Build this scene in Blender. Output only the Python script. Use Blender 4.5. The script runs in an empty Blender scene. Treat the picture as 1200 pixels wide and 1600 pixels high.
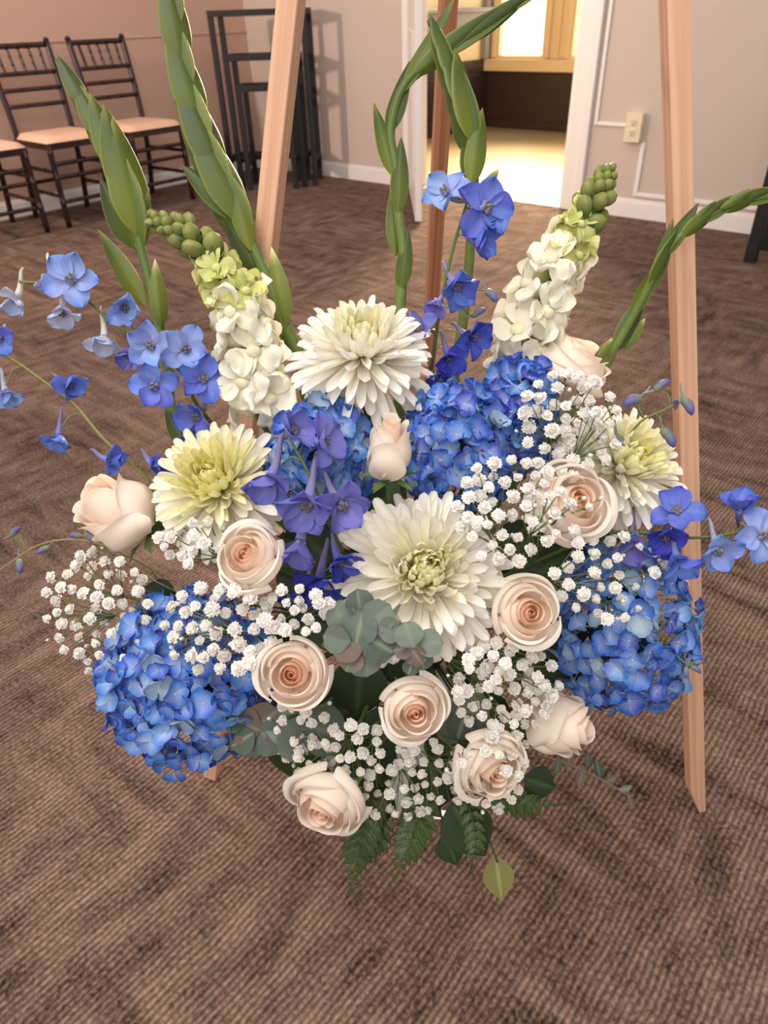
import bpy, math, random
from mathutils import Vector, Matrix, Euler
random.seed(7)
SC = bpy.context.scene
COL = SC.collection
PI = math.pi
# ------------------------------------------------------------------ camera
FPX = 1100.0
PITCH, ROLL, CAMH = math.radians(35.3), math.radians(-1.95), 1.0
FWD = Vector((0, math.cos(PITCH), -math.sin(PITCH)))
_r0 = Vector((1, 0, 0)); _u0 = _r0.cross(FWD)
RGT = (math.cos(ROLL)*_r0 + math.sin(ROLL)*_u0).normalized()
UPV = (-math.sin(ROLL)*_r0 + math.cos(ROLL)*_u0).normalized()
CAMP = Vector((0, 0, CAMH))
cam = bpy.data.cameras.new('camera'); camo = bpy.data.objects.new('camera', cam); COL.objects.link(camo)
cam.sensor_fit = 'HORIZONTAL'; cam.sensor_width = 36.0; cam.lens = FPX/1200*36.0
cam.clip_start = 0.02; cam.clip_end = 60
camo.matrix_world = Matrix.Translation(CAMP) @ Matrix((RGT, UPV, -FWD)).transposed().to_4x4()
cam.dof.use_dof = True; cam.dof.focus_distance = 0.68; cam.dof.aperture_fstop = 12
SC.camera = camo
# ------------------------------------------------------------------ light
SC.view_settings.view_transform = 'Standard'; SC.view_settings.look = 'None'
SC.view_settings.exposure = 0.0; SC.view_settings.gamma = 1.0
try: SC.view_settings.use_curve_mapping = False
except Exception: pass
world = bpy.data.worlds.new('room_ambience'); SC.world = world; world.use_nodes = True
wb = world.node_tree.nodes['Background']; wb.inputs[0].default_value = (1.0, 0.95, 0.91, 1); wb.inputs[1].default_value = 0.62

def area(name, loc, target, size, power, color, sy=None):
    l = bpy.data.lights.new(name, 'AREA'); l.energy = power; l.color = color; l.size = size
    if sy: l.shape = 'RECTANGLE'; l.size_y = sy
    o = bpy.data.objects.new(name, l); COL.objects.link(o); o.location = loc
    o.rotation_euler = (Vector(target)-Vector(loc)).to_track_quat('-Z', 'Y').to_euler()
    return o
area('ceiling_light_panel', (-0.5, 0.3, 2.9), (0.1, 1.3, 0.3), 1.6, 48, (1.0, 0.96, 0.91))
area('front_fill_light', (-0.5, -1.5, 2.3), (0.05, 0.6, 0.5), 1.4, 25, (1.0, 0.95, 0.90))  # fill light added behind the camera to lift the lower flowers
area('ceiling_light_panel_rear', (-0.6, 3.6, 2.8), (-0.3, 4.0, 0.0), 1.4, 18, (1.0, 0.9, 0.82))
area('wall_sconce_glow', (-3.45, 2.75, 1.55), (-0.8, 5.4, 0.9), 0.20, 74, (1.0, 0.77, 0.64))

# room frame: a runs along the back wall, b runs out of the back wall plane
RA = math.radians(-41.5)
AV = Vector((math.cos(RA), math.sin(RA), 0)); BV = Vector((-math.sin(RA), math.cos(RA), 0))
def room(a, b, z=0.0): return AV*a + BV*b + Vector((0, 0, z))
ROOM = Matrix.Rotation(RA, 4, 'Z')
WB, WL = 4.174, -4.90
cd = area('corridor_daylight', room(-4.0, 6.85, 1.7), room(-1.75, 2.5, 0.0), 1.1, 175, (1.0, 0.77, 0.50), 0.9); cd.data.spread = math.radians(95)

# ------------------------------------------------------------------ helpers
def at(x, y, dep): return CAMP + dep*(FWD + (x-600)/FPX*RGT - (y-800)/FPX*UPV)
def vd(x, y, t): return (RGT*x + UPV*y - FWD*t).normalized()
def px2m(px, dep): return px*dep/FPX
def dome(x, y): return 0.60 + 0.17*((x-620)/480.0)**2 + 0.15*((y-900)/420.0)**2

def tag(o, label=None, cat=None, group=None, kind=None):
    if label: o['label'] = label
    if cat: o['category'] = cat
    if group: o['group'] = group
    if kind: o['kind'] = kind
    return o
def link(o, parent=None):
    COL.objects.link(o)
    if parent is not None: o.parent = parent
    return o
def thing(name, loc, label, cat, group=None):
    o = bpy.data.objects.new(name, None); o.empty_display_size = 0.02
    COL.objects.link(o); o.location = loc
    return tag(o, label, cat, group)
def mkmesh(name, verts, faces, mat, cols=None, smooth=True):
    m = bpy.data.meshes.new(name); m.from_pydata([tuple(v) for v in verts], [], faces)
    if mat is not None: m.materials.append(mat)
    if smooth: m.polygons.foreach_set('use_smooth', [True]*len(m.polygons))
    if cols is not None:
        ca = m.color_attributes.new('col', 'FLOAT_COLOR', 'POINT')
        flat = []
        for c in cols: flat += [c[0], c[1], c[2], 1.0]
        ca.data.foreach_set('color', flat)
    m.update(); return m
def child(root, name, mesh, M=None, label=None):
    """part of a thing, placed by a world matrix"""
    o = bpy.data.objects.new(name, mesh); link(o, root)
    o.matrix_basis = Matrix.Translation(-root.location) @ (M if M is not None else Matrix.Identity(4))
    if label: o['label'] = label
    return o
def sub(par, name, mesh, M=None):
    o = bpy.data.objects.new(name, mesh); link(o, par)
    if M is not None: o.matrix_basis = M
    return o
def basis(z, y=None, loc=(0, 0, 0), s=1.0, spin=0.0):
    z = Vector(z).normalized(); y = Vector(y) if y is not None else Vector((0, 0, 1))
    if abs(z.dot(y.normalized())) > 0.98: y = RGT.copy()
    x = y.cross(z).normalized(); y = z.cross(x)
    M = Matrix((x, y, z)).transposed().to_4x4()
    return Matrix.Translation(loc) @ M @ Matrix.Rotation(spin, 4, 'Z') @ Matrix.Scale(s, 4)
def along(y, z, loc, sx=1.0, sy=1.0, sz=1.0):
    """matrix whose local Y follows y, local Z leans to z"""
    y = Vector(y).normalized(); z = Vector(z)
    x = y.cross(z)
    if x.length < 1e-5: x = y.cross(RGT)
    x.normalize(); z = x.cross(y)
    return Matrix.Translation(loc) @ Matrix((x, y, z)).transposed().to_4x4() @ Matrix.Diagonal((sx, sy, sz, 1))
def catmull(P, n=6):
    P = [Vector(p) for p in P]
    if len(P) < 3: return [P[0].lerp(P[-1], i/n) for i in range(n+1)]
    Q = [P[0]*2-P[1]] + P + [P[-1]*2-P[-2]]; out = []
    for i in range(1, len(Q)-2):
        p0, p1, p2, p3 = Q[i-1:i+3]
        for k in range(n):
            t = k/n
            out.append(0.5*((2*p1) + (p2-p0)*t + (2*p0-5*p1+4*p2-p3)*t*t + (3*p1-p0-3*p2+p3)*t**3))
    out.append(P[-1]); return out
class MB:
    def __init__(s): s.v = []; s.f = []; s.c = []
    def add(s, v, f, c=None):
        k = len(s.v); s.v += [Vector(p) for p in v]; s.f += [tuple(i+k for i in q) for q in f]
        s.c += (c if isinstance(c, list) else [c or (1, 1, 1)]*len(v))
    def box(s, lo, hi, M=None, c=None):
        x0, y0, z0 = lo; x1, y1, z1 = hi
        v = [Vector(p) for p in ((x0,y0,z0),(x1,y0,z0),(x1,y1,z0),(x0,y1,z0),(x0,y0,z1),(x1,y0,z1),(x1,y1,z1),(x0,y1,z1))]
        if M is not None: v = [M @ p for p in v]
        s.add(v, [(0,3,2,1),(4,5,6,7),(0,1,5,4),(1,2,6,5),(2,3,7,6),(3,0,4,7)], c)
    def tube(s, pts, rad, seg=6, c=None, cap=True):
        pts = [Vector(p) for p in pts]; n = len(pts)
        if not isinstance(rad, (list, tuple)): rad = [rad]*n
        v = []; nrm = None; cc = []
        for i, p in enumerate(pts):
            t = (pts[min(i+1, n-1)]-pts[max(i-1, 0)])
            t = t.normalized() if t.length > 1e-9 else Vector((0, 0, 1))
            if nrm is None:
                nrm = t.orthogonal().normalized()
            nrm = (nrm - t*nrm.dot(t)); nrm = nrm.normalized() if nrm.length > 1e-6 else t.orthogonal().normalized()
            b = t.cross(nrm)
            for k in range(seg):
                a = 2*PI*k/seg; v.append(p + (nrm*math.cos(a)+b*math.sin(a))*rad[i])
                cc.append(c[i] if isinstance(c, list) else (c or (1, 1, 1)))
        f = [(i*seg+k, i*seg+(k+1) % seg, (i+1)*seg+(k+1) % seg, (i+1)*seg+k) for i in range(n-1) for k in range(seg)]
        if cap: f += [tuple(range(seg-1, -1, -1)), tuple(range((n-1)*seg, n*seg))]
        s.add(v, f, cc)
    def beam(s, p, q, w, d, side, w2=None, d2=None, c=None):
        """rectangular bar from p to q; side is the direction of its width"""
        p, q = Vector(p), Vector(q); t = (q-p).normalized(); x = Vector(side); x = (x - t*x.dot(t)).normalized(); y = t.cross(x)
        w2 = w2 or w; d2 = d2 or d; v = []
        for o, ww, dd in ((p, w, d), (q, w2, d2)):
            for sx, sy in ((-1,-1),(1,-1),(1,1),(-1,1)): v.append(o + x*sx*ww/2 + y*sy*dd/2)
        s.add(v, [(0,3,2,1),(4,5,6,7),(0,1,5,4),(1,2,6,5),(2,3,7,6),(3,0,4,7)], c)
    def grid(s, fn, nu, nv, colfn=None):
        v = []; c = []
        for j in range(nv+1):
            for i in range(nu+1):
                u = -1+2*i/nu; w = j/nv
                v.append(Vector(fn(u, w))); c.append(colfn(u, w) if colfn else (1, 1, 1))
        f = [(j*(nu+1)+i, j*(nu+1)+i+1, (j+1)*(nu+1)+i+1, (j+1)*(nu+1)+i) for j in range(nv) for i in range(nu)]
        s.add(v, f, c)
    def mesh(s, name, mat, smooth=True): return mkmesh(name, s.v, s.f, mat, s.c, smooth)
def bevel(o, w=0.002, seg=2):
    m = o.modifiers.new('edge', 'BEVEL'); m.width = w; m.segments = seg; m.limit_method = 'ANGLE'
def lerp3(a, b, t): t = max(0, min(1, t)); return tuple(a[i]+(b[i]-a[i])*t for i in range(3))
def srgb(r, g, b):
    f = lambda c: (c/255/12.92) if c/255 <= 0.04045 else ((c/255+0.055)/1.055)**2.4
    return (f(r), f(g), f(b))
# ------------------------------------------------------------------ materials
def nodes(name):
    m = bpy.data.materials.new(name); m.use_nodes = True; nt = m.node_tree
    return m, nt, nt.nodes['Principled BSDF']
def N(nt, typ, **kw):
    n = nt.nodes.new(typ)
    for k, v in kw.items():
        if k in n.inputs: n.inputs[k].default_value = v
        else: setattr(n, k, v)
    return n
def L(nt, a, b): nt.links.new(a, b)
def petal_mat(name, rough=0.55, trans=0.28, jit=0.10, hue=0.012, vein=0.0, spec=0.25, bump=0.0):
    m, nt, p = nodes(name)
    at_ = N(nt, 'ShaderNodeAttribute', attribute_name='col')
    oi = N(nt, 'ShaderNodeObjectInfo')
    mr = N(nt, 'ShaderNodeMapRange'); mr.inputs[3].default_value = 1-jit; mr.inputs[4].default_value = 1+jit
    L(nt, oi.outputs['Random'], mr.inputs[0])
    mh = N(nt, 'ShaderNodeMapRange'); mh.inputs[3].default_value = 0.5-hue; mh.inputs[4].default_value = 0.5+hue
    mu = N(nt, 'ShaderNodeMath', operation='MULTIPLY'); mu.inputs[1].default_value = 7.31
    fr = N(nt, 'ShaderNodeMath', operation='FRACT'); L(nt, oi.outputs['Random'], mu.inputs[0]); L(nt, mu.outputs[0], fr.inputs[0]); L(nt, fr.outputs[0], mh.inputs[0])
    hsv = N(nt, 'ShaderNodeHueSaturation'); L(nt, at_.outputs['Color'], hsv.inputs['Color']); L(nt, mr.outputs[0], hsv.inputs['Value']); L(nt, mh.outputs[0], hsv.inputs['Hue'])
    col = hsv.outputs['Color']
    if vein:
        tc = N(nt, 'ShaderNodeTexCoord'); no = N(nt, 'ShaderNodeTexNoise', Scale=160.0, Detail=3.0)
        L(nt, tc.outputs['Object'], no.inputs['Vector'])
        r2 = N(nt, 'ShaderNodeMapRange'); r2.inputs[1].default_value = 0.3; r2.inputs[2].default_value = 0.7; r2.inputs[3].default_value = 1-vein; r2.inputs[4].default_value = 1+vein*0.5
        L(nt, no.outputs['Fac'], r2.inputs[0])
        vm = N(nt, 'ShaderNodeVectorMath', operation='SCALE'); L(nt, col, vm.inputs[0]); L(nt, r2.outputs[0], vm.inputs['Scale']); col = vm.outputs[0]
    L(nt, col, p.inputs['Base Color']); p.inputs['Roughness'].default_value = rough; p.inputs['Specular IOR Level'].default_value = spec
    if trans > 0:
        tr = N(nt, 'ShaderNodeBsdfTranslucent'); L(nt, col, tr.inputs['Color'])
        mx = N(nt, 'ShaderNodeMixShader'); mx.inputs[0].default_value = trans
        L(nt, p.outputs[0], mx.inputs[1]); L(nt, tr.outputs[0], mx.inputs[2]); L(nt, mx.outputs[0], nt.nodes['Material Output'].inputs['Surface'])
    return m
M_ROSE = petal_mat('rose_petal', 0.5, 0.34, 0.02, 0.003)
M_MUM = petal_mat('chrysanthemum_petal', 0.5, 0.25, 0.04, 0.004)
M_HYD = petal_mat('hydrangea_petal', 0.5, 0.2, 0.16, 0.012, 0.14)
M_DEL = petal_mat('delphinium_petal', 0.45, 0.25, 0.10, 0.010, 0.12)
M_SNAP = petal_mat('snapdragon_petal', 0.5, 0.3, 0.04, 0.005)
M_GYP = petal_mat('babys_breath_petal', 0.6, 0.2, 0.06, 0.004)
M_GREEN = petal_mat('green_stem', 0.45, 0.10, 0.10, 0.008, 0.10, 0.35)
M_LEAF = petal_mat('leaf_surface', 0.40, 0.12, 0.12, 0.010, 0.18, 0.4)
M_EUC = petal_mat('eucalyptus_leaf', 0.55, 0.08, 0.14, 0.012, 0.16, 0.3)

def paint(name, col, rough=0.6, mottle=0.04, scale=3.0, bump=0.0, bscale=300, metal=0.0):
    m, nt, p = nodes(name); tc = N(nt, 'ShaderNodeTexCoord')
    no = N(nt, 'ShaderNodeTexNoise', Scale=scale, Detail=5.0); L(nt, tc.outputs['Object'], no.inputs['Vector'])
    cr = N(nt, 'ShaderNodeMixRGB'); cr.inputs[1].default_value = (*[c*(1-mottle) for c in col], 1); cr.inputs[2].default_value = (*[min(1, c*(1+mottle)) for c in col], 1)
    L(nt, no.outputs['Fac'], cr.inputs[0]); L(nt, cr.outputs[0], p.inputs['Base Color']); p.inputs['Roughness'].default_value = rough; p.inputs['Metallic'].default_value = metal
    if bump:
        n2 = N(nt, 'ShaderNodeTexNoise', Scale=bscale, Detail=2.0); L(nt, tc.outputs['Object'], n2.inputs['Vector'])
        bp = N(nt, 'ShaderNodeBump', Strength=bump, Distance=0.002); L(nt, n2.outputs['Fac'], bp.inputs['Height']); L(nt, bp.outputs[0], p.inputs['Normal'])
    return m
def wood(name, c1, c2, scale=1.0, rough=0.5, axis='Z'):
    m, nt, p = nodes(name); tc = N(nt, 'ShaderNodeTexCoord'); mp = N(nt, 'ShaderNodeMapping')
    mp.inputs['Scale'].default_value = (170*scale, 170*scale, 3.0*scale)
    L(nt, tc.outputs['Object'], mp.inputs['Vector'])
    no = N(nt, 'ShaderNodeTexNoise', Scale=1.0, Detail=4.0, Distortion=0.4); L(nt, mp.outputs[0], no.inputs['Vector'])
    cr = N(nt, 'ShaderNodeValToRGB'); cr.color_ramp.elements[0].position = 0.36; cr.color_ramp.elements[1].position = 0.62
    cr.color_ramp.elements[0].color = (*c1, 1); cr.color_ramp.elements[1].color = (*c2, 1)
    L(nt, no.outputs['Fac'], cr.inputs[0]); L(nt, cr.outputs[0], p.inputs['Base Color']); p.inputs['Roughness'].default_value = rough
    bp = N(nt, 'ShaderNodeBump', Strength=0.15, Distance=0.001); L(nt, no.outputs['Fac'], bp.inputs['Height']); L(nt, bp.outputs[0], p.inputs['Normal'])
    return m
def carpet():
    m, nt, p = nodes('ribbed_brown_carpet'); tc = N(nt, 'ShaderNodeTexCoord'); ob = tc.outputs['Object']
    sx = N(nt, 'ShaderNodeSeparateXYZ'); L(nt, ob, sx.inputs[0])
    wob = N(nt, 'ShaderNodeTexNoise', Scale=9.0, Detail=2.0); L(nt, ob, wob.inputs['Vector'])
    wm = N(nt, 'ShaderNodeMath', operation='MULTIPLY'); wm.inputs[1].default_value = 0.014; L(nt, wob.outputs['Fac'], wm.inputs[0])
    ad = N(nt, 'ShaderNodeMath', operation='ADD'); L(nt, sx.outputs[0], ad.inputs[0]); L(nt, wm.outputs[0], ad.inputs[1])
    ml = N(nt, 'ShaderNodeMath', operation='MULTIPLY'); ml.inputs[1].default_value = PI/0.0086; L(nt, ad.outputs[0], ml.inputs[0])
    si = N(nt, 'ShaderNodeMath', operation='SINE'); L(nt, ml.outputs[0], si.inputs[0])
    ab = N(nt, 'ShaderNodeMath', operation='ABSOLUTE'); L(nt, si.outputs[0], ab.inputs[0])
    def nz(sc, detail=2.0):
        mp = N(nt, 'ShaderNodeMapping'); mp.inputs['Scale'].default_value = sc; L(nt, ob, mp.inputs['Vector'])
        n = N(nt, 'ShaderNodeTexNoise', Scale=1.0, Detail=detail); L(nt, mp.outputs[0], n.inputs['Vector']); return n.outputs['Fac']
    loops = nz((150, 150, 1), 1.0); ribs = nz((116, 16, 1), 2.0)
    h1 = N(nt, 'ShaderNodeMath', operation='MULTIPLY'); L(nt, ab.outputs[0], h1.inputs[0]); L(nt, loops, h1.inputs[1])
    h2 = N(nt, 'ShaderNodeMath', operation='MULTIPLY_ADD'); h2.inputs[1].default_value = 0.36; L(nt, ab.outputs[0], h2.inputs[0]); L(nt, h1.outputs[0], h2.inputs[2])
    # tone: streaks that run one way in some patches and the other way in the next
    s1 = nz((5.0, 24, 1), 3.0); s2 = nz((22, 8, 1), 3.0); pm = nz((3.6, 2.6, 1), 1.0); big = nz((1.3, 1.6, 1), 2.0)
    pr = N(nt, 'ShaderNodeMapRange'); pr.inputs[1].default_value = 0.42; pr.inputs[2].default_value = 0.58; L(nt, pm, pr.inputs[0])
    mx = N(nt, 'ShaderNodeMix'); L(nt, pr.outputs[0], mx.inputs[0]); L(nt, s1, mx.inputs[2]); L(nt, s2, mx.inputs[3])
    a2 = N(nt, 'ShaderNodeMath', operation='MULTIPLY_ADD'); a2.inputs[1].default_value = 0.55; L(nt, big, a2.inputs[0]); mg = N(nt, 'ShaderNodeMath', operation='MULTIPLY'); mg.inputs[1].default_value = 1.45; L(nt, mx.outputs[0], mg.inputs[0]); L(nt, mg.outputs[0], a2.inputs[2])
    a3 = N(nt, 'ShaderNodeMath', operation='MULTIPLY_ADD'); a3.inputs[1].default_value = 1.0; L(nt, loops, a3.inputs[0]); L(nt, a2.outputs[0], a3.inputs[2])
    a4 = N(nt, 'ShaderNodeMath', operation='MULTIPLY_ADD'); a4.inputs[1].default_value = 0.5; L(nt, ribs, a4.inputs[0]); L(nt, a3.outputs[0], a4.inputs[2])
    cr = N(nt, 'ShaderNodeValToRGB'); e = cr.color_ramp.elements; e[0].position = 0.72; e[1].position = 1.25
    e[0].color = (*srgb(58, 43, 39), 1); e[1].color = (*srgb(150, 122, 107), 1)
    sc_ = N(nt, 'ShaderNodeMapRange'); sc_.inputs[1].default_value = 1.30; sc_.inputs[2].default_value = 2.18; L(nt, a4.outputs[0], sc_.inputs[0])
    e[0].position = 0.0; e[1].position = 1.0
    L(nt, sc_.outputs[0], cr.inputs[0])
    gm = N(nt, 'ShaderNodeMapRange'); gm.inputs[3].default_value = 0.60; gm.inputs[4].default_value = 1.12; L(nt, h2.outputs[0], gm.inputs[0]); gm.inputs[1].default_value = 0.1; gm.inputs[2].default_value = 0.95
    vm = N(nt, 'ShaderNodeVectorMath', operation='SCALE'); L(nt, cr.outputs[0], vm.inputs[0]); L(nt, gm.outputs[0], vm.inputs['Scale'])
    L(nt, vm.outputs[0], p.inputs['Base Color']); p.inputs['Roughness'].default_value = 0.95; p.inputs['Specular IOR Level'].default_value = 0.1
    bp = N(nt, 'ShaderNodeBump', Strength=0.8, Distance=0.003); L(nt, h2.outputs[0], bp.inputs['Height']); L(nt, bp.outputs[0], p.inputs['Normal'])
    return m
def glow(name, col, strength):
    m, nt, p = nodes(name); p.inputs['Base Color'].default_value = (*col, 1)
    p.inputs['Emission Color'].default_value = (*col, 1); p.inputs['Emission Strength'].default_value = strength; return m
M_WALL = paint('cream_wall_paint', srgb(204, 186, 173), 0.6, 0.025, 2.2, 0.15, 90)
M_WALLP = paint('warm_lit_wall_paint', srgb(202, 166, 147), 0.6, 0.03, 2.2, 0.15, 90)  # warm tint of the lamp light put into the left wall colour
M_TRIM = paint('white_trim_paint', srgb(238, 232, 228), 0.4, 0.02, 4)
M_CARPET = carpet()
M_HALLFLOOR = paint('pale_vinyl', srgb(158, 140, 106), 0.35, 0.05, 3)
M_WAINS = paint('dark_brown_panel', srgb(48, 34, 32), 0.45, 0.10, 5)
M_HALLWALL = paint('warm_cream_paint', srgb(236, 214, 170), 0.5, 0.03, 2)
M_FRAMEY = paint('yellow_cream_woodwork', srgb(216, 196, 152), 0.45, 0.04, 4)
M_PANE = glow('sunlit_window_pane', (1.0, 0.93, 0.72), 3.2)
M_GREYL = paint('grey_ledge_paint', srgb(138, 134, 130), 0.5, 0.05, 5)
M_BLACK = paint('black_metal', srgb(16, 13, 15), 0.6, 0.1, 20)
M_MAHOG = paint('dark_mahogany_lacquer', srgb(44, 22, 21), 0.32, 0.18, 14)
M_CUSH = paint('peach_vinyl_cushion', srgb(226, 184, 156), 0.5, 0.03, 6)
M_IVORY = paint('ivory_plastic', srgb(232, 218, 188), 0.35, 0.01, 6)
M_DARK = paint('dark_slot', srgb(40, 34, 30), 0.6, 0.05, 6)
M_PINE = wood('raw_pine', srgb(208, 158, 128), srgb(224, 178, 146), 1.0, 0.55)
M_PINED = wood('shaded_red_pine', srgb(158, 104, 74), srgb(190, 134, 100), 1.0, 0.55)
M_FOAM = paint('wet_floral_foam', srgb(44, 66, 44), 0.9, 0.2, 60, 0.5, 300)
M_CAGE = paint('white_cage_plastic', srgb(236, 232, 230), 0.35, 0.02, 6)
# ------------------------------------------------------------------ the setting
def struct(name, mb, mat, M=None, parent=None, bev=0):
    o = bpy.data.objects.new(name, mb.mesh(name, mat, False)); link(o, parent)
    if parent is None: o['kind'] = 'structure'
    if M is not None: o.matrix_basis = M
    if bev: bevel(o, bev)
    return o
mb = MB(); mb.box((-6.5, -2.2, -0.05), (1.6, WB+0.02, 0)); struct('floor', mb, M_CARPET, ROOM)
mb = MB(); mb.box((-4.75, WB+0.02, -0.05), (-0.2, 7.3, -0.001)); struct('floor_corridor', mb, M_HALLFLOOR, ROOM)
DL, DR, DH = -3.32, -2.16, 2.05     # doorway
mb = MB(); mb.box((WL-0.12, WB, 0), (DL, WB+0.12, 2.9)); mb.box((DR, WB, 0), (1.6, WB+0.12, 2.9)); mb.box((DL, WB, DH), (DR, WB+0.12, 2.9))
struct('wall_back', mb, M_WALL, ROOM)
mb = MB(); mb.box((WL-0.12, -1.2, 0), (WL, WB, 2.9)); struct('wall_left', mb, M_WALLP, ROOM)
def board(name, lo, hi, lip):
    """skirting board with a moulded lip along its top"""
    mb = MB(); mb.box(lo, hi); mb.box(lip[0], lip[1]); return struct(name, mb, M_TRIM, ROOM, bev=0.003)
board('baseboard_left', (WL, -1.2, 0), (WL+0.014, WB, 0.085), ((WL, -1.2, 0.085), (WL+0.008, WB, 0.10)))
board('baseboard_back', (WL+0.014, WB-0.014, 0), (DL-0.07, WB, 0.085), ((WL+0.014, WB-0.008, 0.085), (DL-0.07, WB, 0.10)))
board('baseboard_right', (DR+0.15, WB-0.014, 0), (1.6, WB, 0.085), ((DR+0.15, WB-0.008, 0.085), (1.6, WB, 0.10)))
mb = MB(); mb.box((WL, -1.2, 0.91), (WL+0.007, WB, 0.924)); struct('trim_1', mb, M_WALLP, ROOM, bev=0.002)
# door casing and jamb
mb = MB()
mb.box((DR, WB-0.02, 0), (DR+0.075, WB, DH+0.08)); mb.box((DR+0.075, WB-0.028, 0), (DR+0.125, WB, DH+0.09))
mb.box((DR-0.02, WB-0.005, 0), (DR, WB+0.13, DH))
struct('trim_2', mb, M_TRIM, ROOM, bev=0.004)
mb = MB(); mb.box((DL-0.07, WB-0.02, 0), (DL, WB, DH+0.08)); mb.box((DL, WB-0.005, 0), (DL+0.02, WB+0.13, DH)); mb.box((DL-0.07, WB-0.02, DH), (DR+0.075, WB, DH+0.08))
struct('trim_3', mb, M_TRIM, ROOM, bev=0.004)
# open door leaf, seen almost edge on
hinge = room(DL+0.01, WB-0.03); tip = Vector((0.257, 4.285, 0)); dv = (tip-hinge); dl = dv.length
DM = Matrix.Translation(hinge) @ Matrix.Rotation(math.atan2(dv.y, dv.x), 4, 'Z')
mb = MB(); mb.box((0, -0.019, 0.012), (dl, 0.019, 2.03)); door = struct('door_1', mb, M_TRIM, DM, bev=0.003)
for s in (-1, 1):
    for z0, z1 in ((0.22, 0.92), (1.08, 1.85)):
        mb = MB(); mb.box((0.14, s*0.019, z0), (dl-0.14, s*0.025, z1)); struct('door_panel', mb, M_TRIM, None, door, 0.006)
    mb = MB(); mb.tube([(dl-0.07, s*0.019, 1.14), (dl-0.07, s*0.055, 1.14)], [0.011, 0.011], 10); mb.tube([(dl-0.07, s*0.05, 1.14), (dl-0.07, s*0.06, 1.14), (dl-0.07, s*0.08, 1.14), (dl-0.07, s*0.085, 1.14)], [0.014, 0.026, 0.026, 0.012], 12)
    struct('door_knob', mb, M_IVORY, None, door)
# corridor beyond the doorway
mb = MB(); mb.box((-4.80, WB+0.12, 0), (-4.68, 7.3, 2.7)); struct('wall_corridor_left', mb, M_HALLWALL, ROOM)
mb = MB(); mb.box((-4.68, 7.10, 0), (-0.2, 7.22, 0.60)); mb.box((-4.68, 7.10, 1.75), (-0.2, 7.22, 2.7)); mb.box((-4.68, 7.10, 0.6), (-4.60, 7.22, 1.75)); mb.box((-2.9, 7.10, 0.6), (-0.2, 7.22, 1.75))
struct('wall_corridor_far', mb, M_HALLWALL, ROOM)
mb = MB(); mb.box((-4.68, 7.06, 0.075), (-0.2, 7.10, 0.50)); wf = struct('trim_wainscot_far', mb, M_WAINS, ROOM, bev=0.004)
mb = MB(); mb.box((-4.68, 7.05, 0), (-0.2, 7.10, 0.075)); struct('trim_skirting_far', mb, M_WAINS, ROOM, bev=0.004)
mb = MB(); mb.box((-4.68, 5.2, 0), (-4.64, 7.06, 0.48)); mb.box((-4.68, 5.2, 0.48), (-4.655, 7.06, 0.60)); mb.box((-4.64, 5.2, 0), (-4.63, 7.05, 0.12)); struct('trim_wainscot_left', mb, M_WAINS, ROOM, bev=0.004)
mb = MB(); mb.box((-4.68, 7.00, 0.50), (-0.2, 7.10, 0.60)); struct('trim_window_ledge', mb, M_FRAMEY, ROOM, bev=0.005)
mb = MB(); mb.box((-4.68, 5.3, 0.85), (-4.60, 7.04, 1.00)); mb.box((-4.68, 5.3, 0.985), (-4.57, 7.06, 1.02)); struct('trim_grey_ledge', mb, M_GREYL, ROOM, bev=0.006)
mb = MB(); mb.box((-4.68, 6.97, 0.6), (-4.62, 7.08, 2.5)); struct('trim_corner_post', mb, M_GREYL, ROOM, bev=0.004)
def window(name, a0, a1):
    mb = MB(); z0, z1 = 0.60, 1.75
    for k, (t, dz) in enumerate(((0.05, 0.0), (0.03, 0.02))):
        i = k*0.05; y0 = 7.05+dz; y1 = 7.20
        mb.box((a0+i, y0, z0+i*0.3), (a0+i+t, y1, z1-i)); mb.box((a1-i-t, y0, z0+i*0.3), (a1-i, y1, z1-i))
        mb.box((a0+i, y0, z1-i-t), (a1-i, y1, z1-i)); mb.box((a0+i, y0, z0+i*0.3), (a1-i, y1, z0+i*0.3+t*0.35))
    w = struct(name, mb, M_FRAMEY, ROOM, bev=0.004)
    mb = MB(); mb.box((a0+0.08, 7.14, z0+0.03), (a1-0.08, 7.15, z1-0.08)); struct('pane', mb, M_PANE, None, w)
    return w
window('window_1', -4.61, -3.97); window('window_2', -3.81, -2.95)
mb = MB(); mb.box((-3.97, 7.08, 0.6), (-3.81, 7.18, 1.75)); mb.box((-3.91, 7.06, 0.6), (-3.87, 7.08, 1.75)); struct('trim_mullion', mb, M_FRAMEY, ROOM, bev=0.004)

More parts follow.
